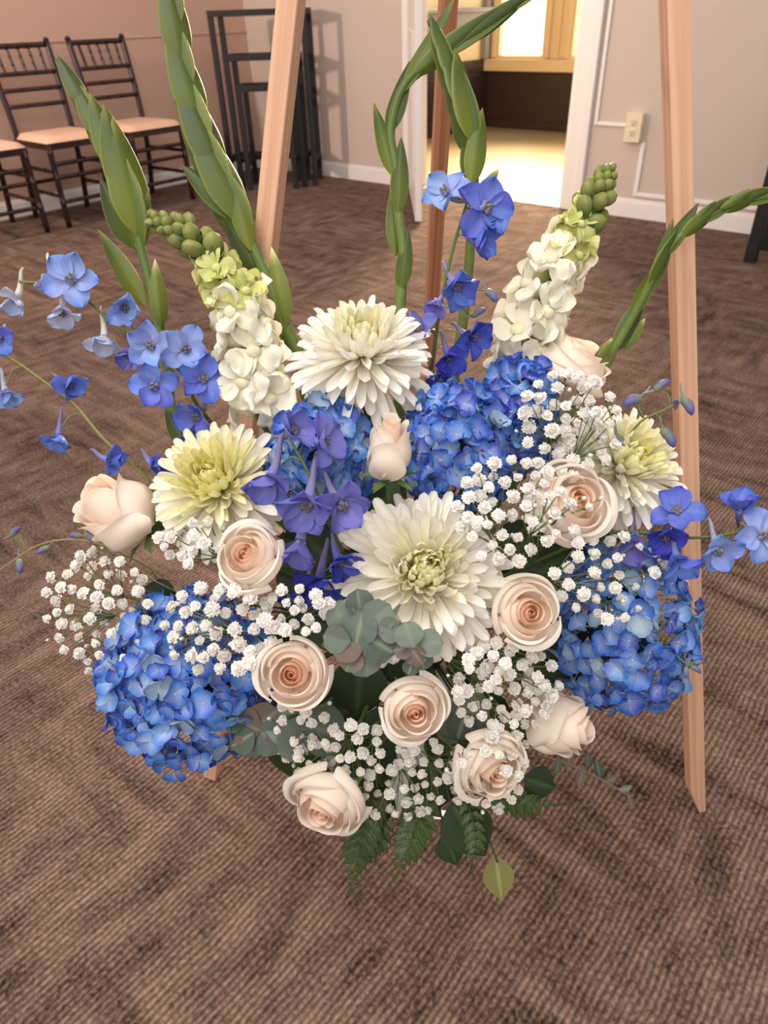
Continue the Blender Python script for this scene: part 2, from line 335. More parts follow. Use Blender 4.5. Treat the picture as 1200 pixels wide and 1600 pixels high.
# outlet and its surface raceway
ot = thing('wall_outlet', room(-1.77, WB, 0.40), 'ivory double wall outlet on a surface box right of the doorway', 'outlet')
RM = Matrix.Translation(ot.location) @ ROOM
def rpart(root, name, boxes, mat, bev=0.0015):
    mb = MB()
    for lo, hi in boxes: mb.box(lo, hi)
    o = child(root, name, mb.mesh(name, mat, False), Matrix.Translation(root.location) @ ROOM); bevel(o, bev); return o
rpart(ot, 'outlet_box', [((-0.042, -0.040, -0.008), (0.042, 0, 0.128))], M_IVORY, 0.003)
rpart(ot, 'cover_plate', [((-0.045, -0.045, -0.011), (0.045, -0.040, 0.131))], M_IVORY, 0.002)
for zc in (0.085, 0.036):
    r = rpart(ot, 'receptacle', [((-0.017, -0.049, zc-0.017), (0.017, -0.045, zc+0.017))], M_IVORY, 0.004)
    for lo, hi in (((-0.009, -0.0500, zc-0.004), (-0.006, -0.0489, zc+0.008)), ((0.006, -0.0500, zc-0.004), (0.009, -0.0489, zc+0.008)), ((-0.003, -0.0500, zc-0.013), (0.003, -0.0489, zc-0.007))):
        mb = MB(); mb.box(lo, hi); sub(r, 'slot', mb.mesh('slot', M_DARK, False))
rw = thing('cable_raceway', room(-1.70, WB, 0.10), 'thin white surface cable raceway running between door casing and outlet', 'raceway')
def rwp(lo, hi): 
    mb = MB(); mb.box(lo, hi); o = child(rw, 'raceway_run', mb.mesh('raceway_run', M_TRIM, False), ROOM); bevel(o, 0.004)
rwp((-2.015, WB-0.012, 0.455), (-1.995, WB, 2.4)); rwp((-1.995, WB-0.012, 0.455), (-1.815, WB, 0.475)); rwp((-1.725, WB-0.012, 0.115), (-1.700, WB, 0.388)); rwp((-1.700, WB-0.012, 0.115), (1.5, WB, 0.137))

# ------------------------------------------------------------------ chairs
def chair_meshes():
    W, D = 0.40, 0.40; r = 0.0125; out = []
    def ringed(p, q, rr, n=10):
        p, q = Vector(p), Vector(q); pts = []; rad = []
        for i in range(n+1):
            t = i/n; pts.append(p.lerp(q, t)); rad.append(rr)
            if 0 < i < n and i % 3 == 0:
                for dt, k in ((0.006, 1.0), (0.010, 1.18), (0.018, 1.18), (0.022, 1.0)): pts.append(p.lerp(q, min(1, t+dt))); rad.append(rr*k)
        return pts, rad
    def part(name, segs, mat=M_MAHOG, seg=8):
        mb = MB()
        for p, q, rr in segs: a, b = ringed(p, q, rr); mb.tube(a, b, seg)
        out.append((name, mb.mesh(name, mat)))
    # local: +x faces the room, y is the width, seat at z .44
    for s in (-1, 1): part('front_leg', [((0.20, s*0.195, 0), (0.20, s*0.19, 0.44), 0.017)])
    for s in (-1, 1):
        mb = MB(); P = catmull([(-0.235, s*0.18, 0), (-0.19, s*0.18, 0.24), (-0.175, s*0.18, 0.45), (-0.20, s*0.185, 0.68), (-0.245, s*0.19, 0.925)], 6)
        mb.tube(P, [0.017]*len(P), 8); mb.tube([P[-1], P[-1]+Vector((-0.003, 0, 0.015))], [0.020, 0.010], 8); out.append(('back_post', mb.mesh('back_post', M_MAHOG)))
    for z in (0.14, 0.27, 0.34):
        part('stretcher', [((0.20, -0.19, z), (0.20, 0.19, z), 0.0115)])
    for s in (-1, 1):
        for z in (0.17, 0.30): part('stretcher', [((0.20, s*0.19, z), (-0.19, s*0.18, z), 0.0115)])
    part('stretcher', [((-0.20, -0.18, 0.2), (-0.20, 0.18, 0.2), 0.0115)])
    mb = MB(); mb.box((-0.19, -0.20, 0.415), (0.215, 0.205, 0.448)); out.append(('seat_frame', mb.mesh('seat_frame', M_MAHOG, False)))
    # cushion: soft rounded slab
    mb = MB()
    def cf(u, w):
        x = -0.185+0.40*w; y = 0.205*u*(1-0.06*(1-w)); e = max(abs(u), abs(2*w-1)); return (x, y, 0.45+0.036*max(0, 1-e**6)**0.5)
    mb.grid(cf, 14, 14); mb.grid(lambda u, w: (-0.185+0.40*w, 0.205*u*(1-0.06*(1-w)), 0.449), 14, 14); out.append(('cushion', mb.mesh('cushion', M_CUSH)))
    def bx(z): t = (z-0.45)/0.475; return -0.175-0.07*t*t-0.005*t
    for z in (0.61, 0.69, 0.77): part('back_rail', [((bx(z), -0.183, z), (bx(z), 0.183, z), 0.012)])
    part('top_rail', [((bx(0.90), -0.188, 0.905), (bx(0.90), 0.188, 0.905), 0.0145)])
    for i in range(5):
        y = -0.125+0.0625*i; part('spindle', [((bx(0.77), y, 0.77), (bx(0.9), y*1.04, 0.90), 0.0085)], seg=6)
    return out
CH = chair_meshes()
for b, rz, lab in ((2.87, 2, 'dark mahogany ballroom chair with peach cushion, nearest the black nested stands'),
                   (2.345, 0, 'dark mahogany ballroom chair with peach cushion, middle of the wall row'),
                   (1.82, -2, 'dark mahogany ballroom chair cut off by the left edge, only seat and legs showing')):
    c = thing('ballroom_chair', room(-4.555, b), lab, 'chair', 'ballroom chairs along the peach wall'); c.rotation_euler = (0, 0, RA+math.radians(rz))
    for nm, me in CH: sub(c, nm, me)
# ------------------------------------------------------------------ black nested stands
def stand(name, L0, R0, h, dep, label):
    L0, R0 = Vector(L0), Vector(R0); x = (R0-L0).normalized(); y = Vector((-x.y, x.x, 0)); w = (R0-L0).length; t = 0.035
    r = thing(name, (L0+R0)/2, label, 'display stand', 'nested black stands in the corner')
    M = Matrix.Translation(r.location) @ Matrix((x, y, Vector((0, 0, 1)))).transposed().to_4x4()
    def p(nm, lo, hi):
        mb = MB(); mb.box(lo, hi); o = child(r, nm, mb.mesh(nm, M_BLACK, False), M); bevel(o, 0.002)
    for sx in (-1, 1):
        for yy in (0, dep): p('leg', (sx*w/2-t/2, yy-t/2, 0), (sx*w/2+t/2, yy+t/2, h-t))
        p('side_rail', (sx*w/2-t/2, t/2, 0.155), (sx*w/2+t/2, dep-t/2, 0.155+t)); p('top_side_rail', (sx*w/2-t/2, t/2, h-t), (sx*w/2+t/2, dep-t/2, h))
    for yy in (0, dep): p('top_rail', (-w/2-t/2, yy-t/2, h-t), (w/2+t/2, yy+t/2, h))
    p('back_rail', (-w/2+t/2, dep-t/2, 0.155), (w/2-t/2, dep+t/2, 0.155+t))
stand('display_stand', (-1.012, 5.575, 0), (-0.413, 5.530, 0), 1.045, 0.26, 'tallest and outermost of the nested black metal stands')
stand('display_stand', (-0.938, 5.505, 0), (-0.486, 5.482, 0), 0.805, 0.26, 'middle sized stand nested inside the tallest black stand')
stand('display_stand', (-0.868, 5.438, 0), (-0.545, 5.432, 0), 0.635, 0.26, 'smallest and innermost of the nested black metal stands')
# black post at the right edge
tb = thing('side_table', (1.93, 3.36, 0), 'black square-legged table just inside the right edge of the frame', 'table')
TBM = Matrix.Translation(tb.location) @ ROOM
for sx in (-1, 1):
    for sy in (-1, 1):
        mb = MB(); mb.box((sx*0.12-0.025, sy*0.12-0.025, 0), (sx*0.12+0.025, sy*0.12+0.025, 0.70)); o = child(tb, 'leg', mb.mesh('leg', M_BLACK, False), TBM); bevel(o, 0.003)
mb = MB(); mb.box((-0.16, -0.16, 0.70), (0.16, 0.16, 0.73)); o = child(tb, 'table_top', mb.mesh('table_top', M_BLACK, False), TBM); bevel(o, 0.004)

# ------------------------------------------------------------------ easel
ez = thing('wooden_easel', (0.08, 0.80, 0), 'raw pine tripod easel standing behind and holding the flower spray', 'easel')
RF, RT = Vector((0.459, 0.606, 0)), Vector((0.188, 0.909, 1.56)); LF, LT = Vector((-0.293, 0.692, 0)), Vector((0.048, 0.905, 1.56))
def leg(p, q, w, d, side, mat, ch=0, name='leg'):
    """square timber in its own frame (grain runs along local z)"""
    t = (q-p); ln = t.length; t.normalize(); x = Vector(side); x = (x-t*x.dot(t)).normalized(); y = t.cross(x)
    M = Matrix.Translation(p) @ Matrix((x, y, t)).transposed().to_4x4(); mb = MB()
    if ch:   # foot trimmed at a slant on one side
        k = 0.045; v = []
        for z, x0 in ((0, -w/2+ch), (k, -w/2), (ln, -w/2)):
            v += [(x0, -d/2, z), (w/2, -d/2, z), (w/2, d/2, z), (x0, d/2, z)]
        mb.add(v, [(0, 3, 2, 1)]+[(j*4+i, j*4+(i+1) % 4, j*4+4+(i+1) % 4, j*4+4+i) for j in range(2) for i in range(4)]+[(8, 9, 10, 11)])
    else: mb.box((-w/2, -d/2, 0), (w/2, d/2, ln))
    o = child(ez, name, mb.mesh(name, mat, False), M); bevel(o, 0.0016); return o
leg(RF, RT, 0.022, 0.022, (1, 0.02, 0), M_PINE, 0.012, 'front_leg')
leg(LF, LT, 0.022, 0.022, (0.95, -0.30, 0), M_PINE, 0, 'front_leg')
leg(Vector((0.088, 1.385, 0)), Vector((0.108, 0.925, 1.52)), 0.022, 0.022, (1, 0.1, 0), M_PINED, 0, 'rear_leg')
def on(p, q, z): return p.lerp(q, z/q.z)
zb = 0.40; a_, b_ = on(LF, LT, zb), on(RF, RT, zb); leg(a_+Vector((0.0, -0.022, 0)), b_+Vector((-0.012, -0.022, 0)), 0.020, 0.024, (0, 1, 0), M_PINE, 0, 'cross_bar')
leg(Vector((0.03, 0.885, 1.46)), Vector((0.21, 0.885, 1.46)), 0.02, 0.06, (0, 1, 0), M_PINE, 0, 'top_block')
# ------------------------------------------------------------------ foam cage
FC = at(630, 940, 0.84); FC.y -= 0.03
cg = thing('floral_foam_cage', FC, 'white plastic floral foam cage peeping out under the flowers', 'foam holder')
CM = basis((0, -0.75, 0.66), UPV, FC)
mb = MB(); mb.grid(lambda u, w: (0.058*math.cos(u*PI)*math.cos((w-0.5)*PI), 0.075*math.sin(u*PI)*math.cos((w-0.5)*PI), 0.045*math.sin((w-0.5)*PI)), 20, 10); child(cg, 'foam_block', mb.mesh('foam_block', M_FOAM), CM)
mb = MB(); mb.box((-0.066, -0.085, -0.050), (0.066, 0.085, -0.042)); o = child(cg, 'back_tray', mb.mesh('back_tray', M_CAGE, False), CM); bevel(o, 0.004)
for k in range(5):
    a = -0.06+0.03*k; mb = MB(); P = [(0.064*math.cos(t), a, -0.045+0.10*math.sin(t)*math.sqrt(max(0.05, 1-(a/0.09)**2))) for t in [PI*i/10 for i in range(11)]]; mb.tube(P, 0.0022, 5); child(cg, 'cage_rib', mb.mesh('cage_rib', M_CAGE), CM)
mb = MB(); tp = [at(600, 1266, 0.785), at(640, 1268, 0.78), at(690, 1276, 0.775), at(708, 1270, 0.785), FC+Vector((0.02, -0.0, -0.07))]
mb.grid(lambda u, w: at(650+52*u, 1262+16*w*(1-0.5*u*u)+8*u, 0.785-0.012*w) , 8, 3); mb.grid(lambda u, w: at(650+52*u, 1262+16*w*(1-0.5*u*u)+8*u, 0.785-0.012*w)+FWD*0.004, 8, 3); child(cg, 'tray_lip', mb.mesh('tray_lip', M_CAGE))
mb = MB(); mb.beam(at(645, 1262, 0.787), FC+Vector((0, 0.01, -0.06)), 0.05, 0.004, RGT); child(cg, 'tray_handle', mb.mesh('tray_handle', M_CAGE, False))

# ------------------------------------------------------------------ flower parts
G1 = srgb(72, 96, 44); G2 = srgb(112, 132, 66); GD = srgb(40, 60, 36); GY = srgb(176, 186, 100); CREAM = srgb(248, 240, 222)
def stem(root, pts, r0, r1, name='stem', c0=G1, c1=G1, seg=6, n=6):
    P = catmull(pts, n); k = len(P)-1; mb = MB(); mb.tube(P, [r0+(r1-r0)*i/k for i in range(k+1)], seg, [lerp3(c0, c1, i/k) for i in range(k+1)])
    return child(root, name, mb.mesh(name, M_GREEN))
def petal_mesh(name, mat, L0, W0, cup=0.3, bend=0.0, tipw=0.5, tip=0.0, ruffle=0.0, base=0.25, nu=4, nv=6, col=None, seed=0, peak=0.55):
    """petal along +y, upper face +z; bend > 0 curls the tip upward"""
    rnd = random.Random(seed); ph = rnd.random()*6
    def fn(u, w):
        w = 1-(1-w)**1.7
        if w < peak: wid = base+(1-base)*math.sin(w/peak*PI/2)**0.9
        else:
            q = (w-peak)/(1-peak); wid = max(0, 1-q**(2+tipw*4))**(0.5+tip)
        wid = max(wid, 0.02); x = W0*u*wid
        s = w*L0 - (tip*0.0); th = bend*w
        if abs(bend) > 1e-3: y = L0/bend*math.sin(th); z = L0/bend*(1-math.cos(th))
        else: y = s; z = 0
        d = cup*W0*(u*u)*wid + ruffle*W0*math.sin(5*u+ph+3*w)*w
        return (x, y-d*math.sin(th), z+d*math.cos(th))
    mb = MB(); mb.grid(fn, nu, nv, col or (lambda u, w: (1, 1, 1))); return mb.mesh(name, mat)
def core_dir(p): return (Vector(p)-FC).normalized()
def entry(p, k=0.05): return FC + core_dir(p)*k

# ---- leaves
def leaf_mesh(name, L0, W0, c, crib, fold=0.25, bend=-0.4, mat=None, tip=0.35, nv=10, wave=0.0, peak=0.42):
    def colf(u, w): return lerp3(crib, c, min(1, abs(u)*5)) if abs(u) < 0.21 else lerp3(c, tuple(k*0.86 for k in c), abs(math.sin(w*26+abs(u)*5))*0.5)
    def fn(u, w):
        wid = math.sin(w/peak*PI/2)**0.75 if w < peak else max(0, math.cos((w-peak)/(1-peak)*PI/2))**(0.75+tip)
        x = W0*u*max(wid, 0.015); th = bend*w; y = L0/bend*math.sin(th); z = L0/bend*(1-math.cos(th))
        return (x, y, z+fold*abs(x)+wave*W0*math.sin(w*17+3*u)*abs(u))
    mb = MB(); mb.grid(fn, 10, nv, colf); return mb.mesh(name, mat or M_LEAF)

# ---- chrysanthemum
MUMV = 20
def mum_shape(t):
    """polar angle of the petal, its length and its curl, from the crown (0) to the rim (1)"""
    return 5+117*t**0.88, 0.27+0.73*t**0.80, 1.25-1.35*t-0.25*max(0, t-0.8)/0.2
def mum_meshes(yel):
    out = []
    for k in range(MUMV):
        t = k/(MUMV-1); _, Lk, bend = mum_shape(t); Wk = 0.030+0.036*t**0.7; z = yel*0.32
        tipc = lerp3(srgb(246, 240, 176), srgb(252, 248, 240), (t-0.05-z)/0.42); basec = lerp3(srgb(228, 218, 122), srgb(250, 245, 222), (t-z*0.8)/0.40)
        row = []
        for s in range(3):
            row.append(petal_mesh('ray_petal', M_MUM, Lk*(1-0.08*s), Wk*(1+0.1*s), 1.3-0.35*s, bend*(0.75+0.35*s)+0.12*(s-1), 0.5, 0.0, 0.06, 0.6, 4, 8, (lambda u, w, a=basec, b=tipc: lerp3(a, b, w*1.5)), k*3+s, 0.74))
        out.append(row)
    return out
MUMS = (mum_meshes(0), mum_meshes(0.85), mum_meshes(0.4))
def chrysanthemum(px, py, dep, Rpx, axis, label, n=230, dome_=1.0, spread=118, seed=1, yel=0):
    MUM = MUMS[yel]
    rnd = random.Random(seed); c = at(px, py, dep); R = px2m(Rpx, dep); ax = vd(*axis)
    r = thing('chrysanthemum', entry(c), label, 'chrysanthemum', 'chrysanthemums in the spray')
    H = basis(ax, UPV, c, R)
    mb = MB(); mb.grid(lambda u, w: (0.17*math.cos(u*PI)*math.cos((w-0.5)*PI), 0.17*math.sin(u*PI)*math.cos((w-0.5)*PI), 0.13*math.sin((w-0.5)*PI)), 12, 6, lambda u, w: srgb(150, 165, 80))
    child(r, 'flower_centre', mb.mesh('flower_centre', M_GREEN), H)
    stem(r, [entry(c), c-ax*R*0.5-FWD*-0.01, c-ax*R*0.1], 0.0035, 0.004)
    for i in range(n):
        t = (i+0.5)/n; az = i*2.39996+rnd.uniform(-.08, .08); th = math.radians(mum_shape(t)[0]*spread/118)+rnd.uniform(-.10, .10)
        k = min(MUMV-1, int(t*MUMV)); me = MUM[k][rnd.randrange(3)]
        o = Vector((math.sin(th)*math.cos(az), math.sin(th)*math.sin(az), math.cos(th))); hub = Vector((o.x*0.16, o.y*0.16, o.z*0.12))
        inward = Vector((0, 0, 1)) - o*o.z
        if inward.length < 1e-3: inward = Vector((1, 0, 0))
        # inner side of the petal faces the axis
        inn = (-Vector((math.cos(az), math.sin(az), 0))*math.cos(th)+Vector((0, 0, 1))*math.sin(th))
        s = rnd.uniform(0.92, 1.08)*(1.0 if t > 0.15 else 0.9)
        child(r, 'ray_petal', me, H @ along(o, inn, hub, s*rnd.uniform(.9, 1.15), s, s) @ Matrix.Rotation(rnd.uniform(-.25, .25), 4, 'Y'))
    return r
# ---- rose
def rose_meshes(kind):
    hh, rmx, open_ = {'open': (1.0, 0.98, 1.0), 'half': (1.45, 0.78, 0.55), 'bud': (1.80, 0.70, 0.25)}[kind]
    nin, nmid, nout = {'open': (8, 4, 6), 'half': (7, 4, 5), 'bud': (6, 3, 4)}[kind]
    n = nin+nmid+nout; out = []
    for i in range(n):
        rnd = random.Random(i*7+len(kind)); s = i/(n-1)
        if i < nin:
            q = i/(nin-1); rim = 0.03+0.27*q**1.1; top = 0.88+0.10*q; W = 1.9-0.45*q; th = i*2.39996; drop = 0.06+0.10*q; lp = 0.012+0.03*q; belly = rim+0.10
        elif i < nin+nmid:
            q = (i-nin)/max(1, nmid-1); rim = 0.37+0.13*q; top = 1.0-0.05*q; W = 1.25; th = 0.9+i*2.15; drop = 0.28; lp = 0.07+0.04*q; belly = rim+0.20
        else:
            q = (i-nin-nmid)/max(1, nout-1); rim = 0.58+0.24*q*(0.3+0.7*open_); top = 0.90-0.26*q*(0.4+0.6*open_); W = 1.12-0.08*q; th = 0.3+i*2.39996; drop = 0.42; lp = (0.12+0.10*q)*(0.45+0.55*open_)*rnd.uniform(0.7, 1.4); belly = rim+0.17
        rim *= rmx; belly = min(rmx*(0.92+0.08*s), belly*rmx); top *= hh; ph = rnd.random()*6; skew = rnd.uniform(-.12, .12)*s; th += rnd.uniform(-.2, .2)
        cin = lerp3(srgb(255, 212, 180), srgb(254, 240, 224), (s-0.12)*1.8); cout = lerp3(srgb(255, 228, 206), srgb(255, 246, 234), (s-0.1)*1.5)
        def fn(u, w):
            ang = th+u*W*(0.35+0.65*math.sin(min(1, w*1.6)*PI/2))
            if w < 0.5: rr = belly*math.sin(w/0.5*PI/2)**0.65
            else:
                q = (w-0.5)/0.5; q = q*q*(3-2*q); rr = belly+(rim-belly)*q
            rr *= 1+0.06*u*(1-0.4*s)
            z = top*(w**0.9)*(1-drop*abs(u)**2.6+skew*u)
            q = max(0, w-0.74)/0.26; k = max(0, 1-0.8*u*u)
            rr += lp*q**1.6*k; z -= lp*0.5*q**2.6*k
            rr += 0.016*s*math.sin(3.1*u+ph+w*2)*w; z += 0.03*s*math.sin(4*u+ph)*w*w
            return (rr*math.cos(ang), rr*math.sin(ang), z)
        mb = MB(); mb.grid(fn, 16, 16, lambda u, w: lerp3(cin, cout, w*w)); out.append(mb.mesh('rose_petal', M_ROSE))
    return out
ROSE = {k: rose_meshes(k) for k in ('open', 'half', 'bud')}
SEPAL = petal_mesh('sepal', M_GREEN, 0.75, 0.13, 0.4, -0.6, 0.1, 0.5, 0, 0.6, 4, 6, lambda u, w: lerp3(G2, G1, w), 5, 0.3)
RH = {'open': 1.0, 'half': 1.4, 'bud': 1.8}
def rose(px, py, dep, Rpx, axis, kind, label, spin=0.0, sc=(1, 1, 1)):
    R = px2m(Rpx, dep); ax = vd(*axis); c = at(px, py, dep) - ax*R*RH[kind]*0.55
    r = thing('rose', entry(c), label, 'rose', 'cream roses in the spray')
    H = basis(ax, UPV, c, R, spin) @ Matrix.Diagonal((*sc, 1))
    for me in ROSE[kind]: child(r, 'petal', me, H)
    mb = MB(); mb.tube([(0, 0, -0.30), (0, 0, -0.2), (0, 0, -0.05), (0, 0, 0.06)], [0.07, 0.14, 0.20, 0.22], 10, G1); child(r, 'hip', mb.mesh('hip', M_GREEN), H)
    for k in range(5):
        a = k*2*PI/5; o = Vector((math.cos(a), math.sin(a), 0.35)); child(r, 'sepal', SEPAL, H @ along(o, Vector((-math.cos(a)*.4, -math.sin(a)*.4, 1)), o*0.12+Vector((0, 0, -0.06))))
    stem(r, [entry(c), (entry(c)+c)/2 - ax*R*0.3, c-ax*R*0.55, c-ax*R*0.25], 0.0028, 0.0026)
    return r
# ---- hydrangea
def hyd_meshes():
    pal = [(srgb(62, 112, 205), srgb(84, 134, 220)), (srgb(74, 124, 212), srgb(112, 156, 226)), (srgb(102, 144, 214), srgb(134, 172, 226)), (srgb(150, 176, 208), srgb(176, 196, 214)), (srgb(52, 92, 188), srgb(70, 112, 204)), (srgb(70, 90, 190), srgb(92, 116, 212))]
    out = []
    for k, (a, b) in enumerate(pal):
        out.append([petal_mesh('petal', M_HYD, 0.0150, 0.0092, sgn*0.22, bd, 0.5, 0.0, 0.10, 0.22, 4, 5, (lambda u, w, a=a, b=b: lerp3(lerp3(b, (0.75, 0.82, 0.9), 0.35), a, w*1.6)), k*5+s, 0.58) for s, (sgn, bd) in enumerate(((1, 0.35), (1, -0.5), (-1, 0.7)))])
    mb = MB(); mb.tube([(0, 0, -0.018), (0, 0, -0.002), (0, 0, 0.0008), (0, 0, 0.0022)], [0.0006, 0.0007, 0.0016, 0.0006], 6, [srgb(150, 168, 140), srgb(150, 168, 160), srgb(170, 190, 214), srgb(214, 222, 226)])
    return out, mb.mesh('floret', M_HYD)
HYD, HEYE = hyd_meshes()
def hydrangea(px, py, dep, rx, ry, rz, n, label, mix, seed, fs=1.0, view=0.15, extra=()):
    rnd = random.Random(seed); c = at(px, py, dep); sx, sy, sz = px2m(rx, dep), px2m(ry, dep), rz
    r = thing('hydrangea', entry(c), label, 'hydrangea', 'blue hydrangea heads in the spray')
    mb = MB(); mb.grid(lambda u, w: c+RGT*sx*0.55*math.cos(u*PI)*math.cos((w-0.5)*PI)+UPV*sy*0.55*math.sin(u*PI)*math.cos((w-0.5)*PI)-FWD*sz*0.5*math.sin((w-0.5)*PI), 12, 8, lambda u, w: srgb(52, 72, 96))
    child(r, 'cluster_core', mb.mesh('cluster_core', M_GREEN)); stem(r, [entry(c), (c+FC)/2+FWD*0.02, c], 0.003, 0.003)
    k = 0; i = 0; tot = int(n*2/(1+1-view)) if False else n
    while k < n and i < n*4:
        zc = 1-2*((i*0.6180339887+0.17) % 1.0) if False else None
        # golden spiral over the part of the sphere turned to the viewer, some way past its rim
        t = (k+0.5)/n; ct = 1-t*(1.30); az = k*2.39996+rnd.uniform(-.12, .12); i += 1
        st = math.sqrt(max(0, 1-ct*ct)); jig = rnd.uniform(0.86, 1.06)
        nrm = Vector((st*math.cos(az), st*math.sin(az), ct))
        p = c + (RGT*nrm.x*sx+UPV*nrm.y*sy-FWD*nrm.z*sz)*jig
        nd = (RGT*nrm.x/sx+UPV*nrm.y/sy-FWD*nrm.z/sz).normalized(); nd = (nd+vd(rnd.uniform(-1, 1), rnd.uniform(-1, 1), rnd.uniform(-.4, 1))*0.62).normalized()
        k += 1
        M = basis(nd, UPV, p, fs*rnd.uniform(0.82, 1.14), rnd.uniform(0, 2*PI))
        fl = child(r, 'floret', HEYE, M)
        pal = HYD[rnd.choices(range(6), mix)[0]]; lift = rnd.uniform(-0.1, 0.65)
        for q in range(4):
            a = q*PI/2+rnd.uniform(-.12, .12); lf = lift+rnd.uniform(-.18, .18)
            sub(fl, 'petal', pal[rnd.randrange(3)], along((math.cos(a)*math.cos(lf), math.sin(a)*math.cos(lf), math.sin(lf)), (-math.cos(a)*math.sin(lf), -math.sin(a)*math.sin(lf), math.cos(lf)), (0, 0, 0.0004*q)))
    for ex, ey, edx, edy in extra:
        p = at(ex, ey, dep-0.01); fl = child(r, 'floret', HEYE, basis(vd(edx, edy, 0.5), UPV, p, fs))
        for q in range(3):
            a = -PI/2+q*0.9-0.9; sub(fl, 'petal', HYD[0][q], along((math.cos(a), math.sin(a), 0.2), (0, 0, 1), (0, 0, 0)))
    return r
# ---- delphinium
def del_meshes():
    pal = {'deep': (srgb(86, 110, 214), srgb(128, 146, 224)), 'mid': (srgb(112, 146, 226), srgb(172, 188, 232)), 'pale': (srgb(172, 190, 232), srgb(224, 220, 232)), 'violet': (srgb(112, 112, 204), srgb(150, 148, 216)), 'ink': (srgb(62, 70, 186), srgb(92, 98, 204))}
    out = {}
    for k, (a, b) in pal.items():
        spur = {'pale': srgb(204, 204, 186), 'mid': srgb(170, 168, 188)}.get(k, srgb(132, 126, 168))
        P = [petal_mesh('sepal', M_DEL, 0.0190, 0.0084, cu, bd, 0.0, 0.28, 0.20, 0.3, 4, 7, (lambda u, w, a=a, b=b: lerp3(srgb(56, 62, 120), lerp3(b, a, w*1.2), 1 if w < 0.86 or abs(u) > 0.6 else 0.45)), s+len(k), 0.56) for s, (cu, bd) in enumerate(((0.5, 0.6), (0.4, -0.7), (0.8, 0.2)))]
        mb = MB(); Q = catmull([(0, 0, 0.001), (0, 0.001, -0.006), (0, 0.004, -0.014), (0, 0.008, -0.021), (0, 0.008, -0.026)], 3); mb.tube(Q, [0.0034-0.0026*i/(len(Q)-1) for i in range(len(Q))], 7, [lerp3(b, spur, i/5) for i in range(len(Q))])
        for q in range(4):
            aa = q*PI/2+0.4; mb.tube([(0, 0, 0), (math.cos(aa)*0.0025, math.sin(aa)*0.0025, 0.004), (math.cos(aa)*0.0022, math.sin(aa)*0.0022, 0.0075)], [0.0010, 0.0019, 0.0008], 5, [srgb(90, 84, 140), srgb(196, 192, 216) if k != 'ink' else srgb(96, 96, 170), srgb(120, 112, 130)])
        mb.tube([(0, 0, 0.002), (0, 0, 0.007)], [0.0016, 0.0011], 5, srgb(150, 150, 96))
        out[k] = (P, mb.mesh('floret', M_DEL))
    mb = MB(); mb.tube(catmull([(0, 0, 0), (0, 0.001, 0.004), (0, 0.002, 0.010), (0, 0.001, 0.016), (0, 0, 0.019)], 3), [0.0012, 0.0022, 0.0033, 0.0038, 0.0041, 0.0042, 0.0042, 0.0040, 0.0036, 0.003, 0.0022, 0.0013, 0.0006], 8, [lerp3(srgb(150, 160, 120), srgb(104, 104, 180), i/8-0.2) for i in range(13)]); 
    mb.tube(catmull([(0, 0.001, 0.002), (0, 0.003, -0.005), (0, 0.006, -0.011)], 3), [0.0016, 0.0014, 0.0012, 0.0011, 0.001, 0.0008, 0.0007], 6, srgb(150, 150, 150)); out['bud'] = mb.mesh('bud', M_DEL)
    return out
DEL = del_meshes()
def floret(root, p, face, kind, sc, rnd, open_=0.55, spin=None):
    P, core = DEL[kind]; fl = child(root, 'floret', core, basis(face, UPV, p, sc, spin if spin is not None else rnd.uniform(-.5, .5)))
    for q in range(5):
        a = PI/2+q*2*PI/5+rnd.uniform(-.15, .15); e = math.radians(90-90*open_)+rnd.uniform(-.2, .2)
        o = Vector((math.cos(a)*math.cos(e), math.sin(a)*math.cos(e), math.sin(e))); inn = Vector((-math.cos(a)*math.sin(e), -math.sin(a)*math.sin(e), math.cos(e)))
        sub(fl, 'petal', P[rnd.randrange(3)], along(o, inn, o*0.0012))
    return fl
def delphinium(path, fl, label, seed, r0=0.0022, r1=0.0011, root_in=True, buds=(), c0=G1, c1=G2):
    """path: (px, py, depth) from the base outward; fl: (px, py, ddepth, fx, fy, ft, colour, size px, openness)"""
    rnd = random.Random(seed); P = [at(*q) for q in path]
    base = entry(P[0]); r = thing('delphinium', base, label, 'delphinium', 'delphinium stems in the spray')
    pts = ([base] if root_in else [])+P; stem(r, pts, r0, r1, 'stem', c0, c1)
    C = catmull(P, 10)
    for (x, y, dd, fx, fy, ft, kd, sz, op) in fl:
        dep0 = min(path, key=lambda q: (q[0]-x)**2+(q[1]-y)**2)[2]; p = at(x, y, dep0+dd); f = vd(fx, fy, ft)
        s = px2m(sz, dep0)/0.0335
        floret(r, p, f, kd, s, rnd, op)
        near = min(C, key=lambda q: (q-p).length); e = p - f*0.004*s
        if (near-p).length > 0.004: stem(r, [near, near.lerp(e, 0.5)+UPV*0.004-f*0.004, e], 0.0008, 0.0007, 'pedicel', G2, G2, 5, 4)
    for (x, y, dd, fx, fy, ft, sz) in buds:
        dep0 = min(path, key=lambda q: (q[0]-x)**2+(q[1]-y)**2)[2]; p = at(x, y, dep0+dd); f = vd(fx, fy, ft); s = px2m(sz, dep0)/0.02
        child(r, 'bud', DEL['bud'], basis(f, UPV, p-f*0.009*s, s)); near = min(C, key=lambda q: (q-p).length)
        stem(r, [near, near.lerp(p, 0.5)+UPV*0.003, p-f*0.008*s], 0.0007, 0.0006, 'pedicel', G2, G2, 5, 4)
    return r
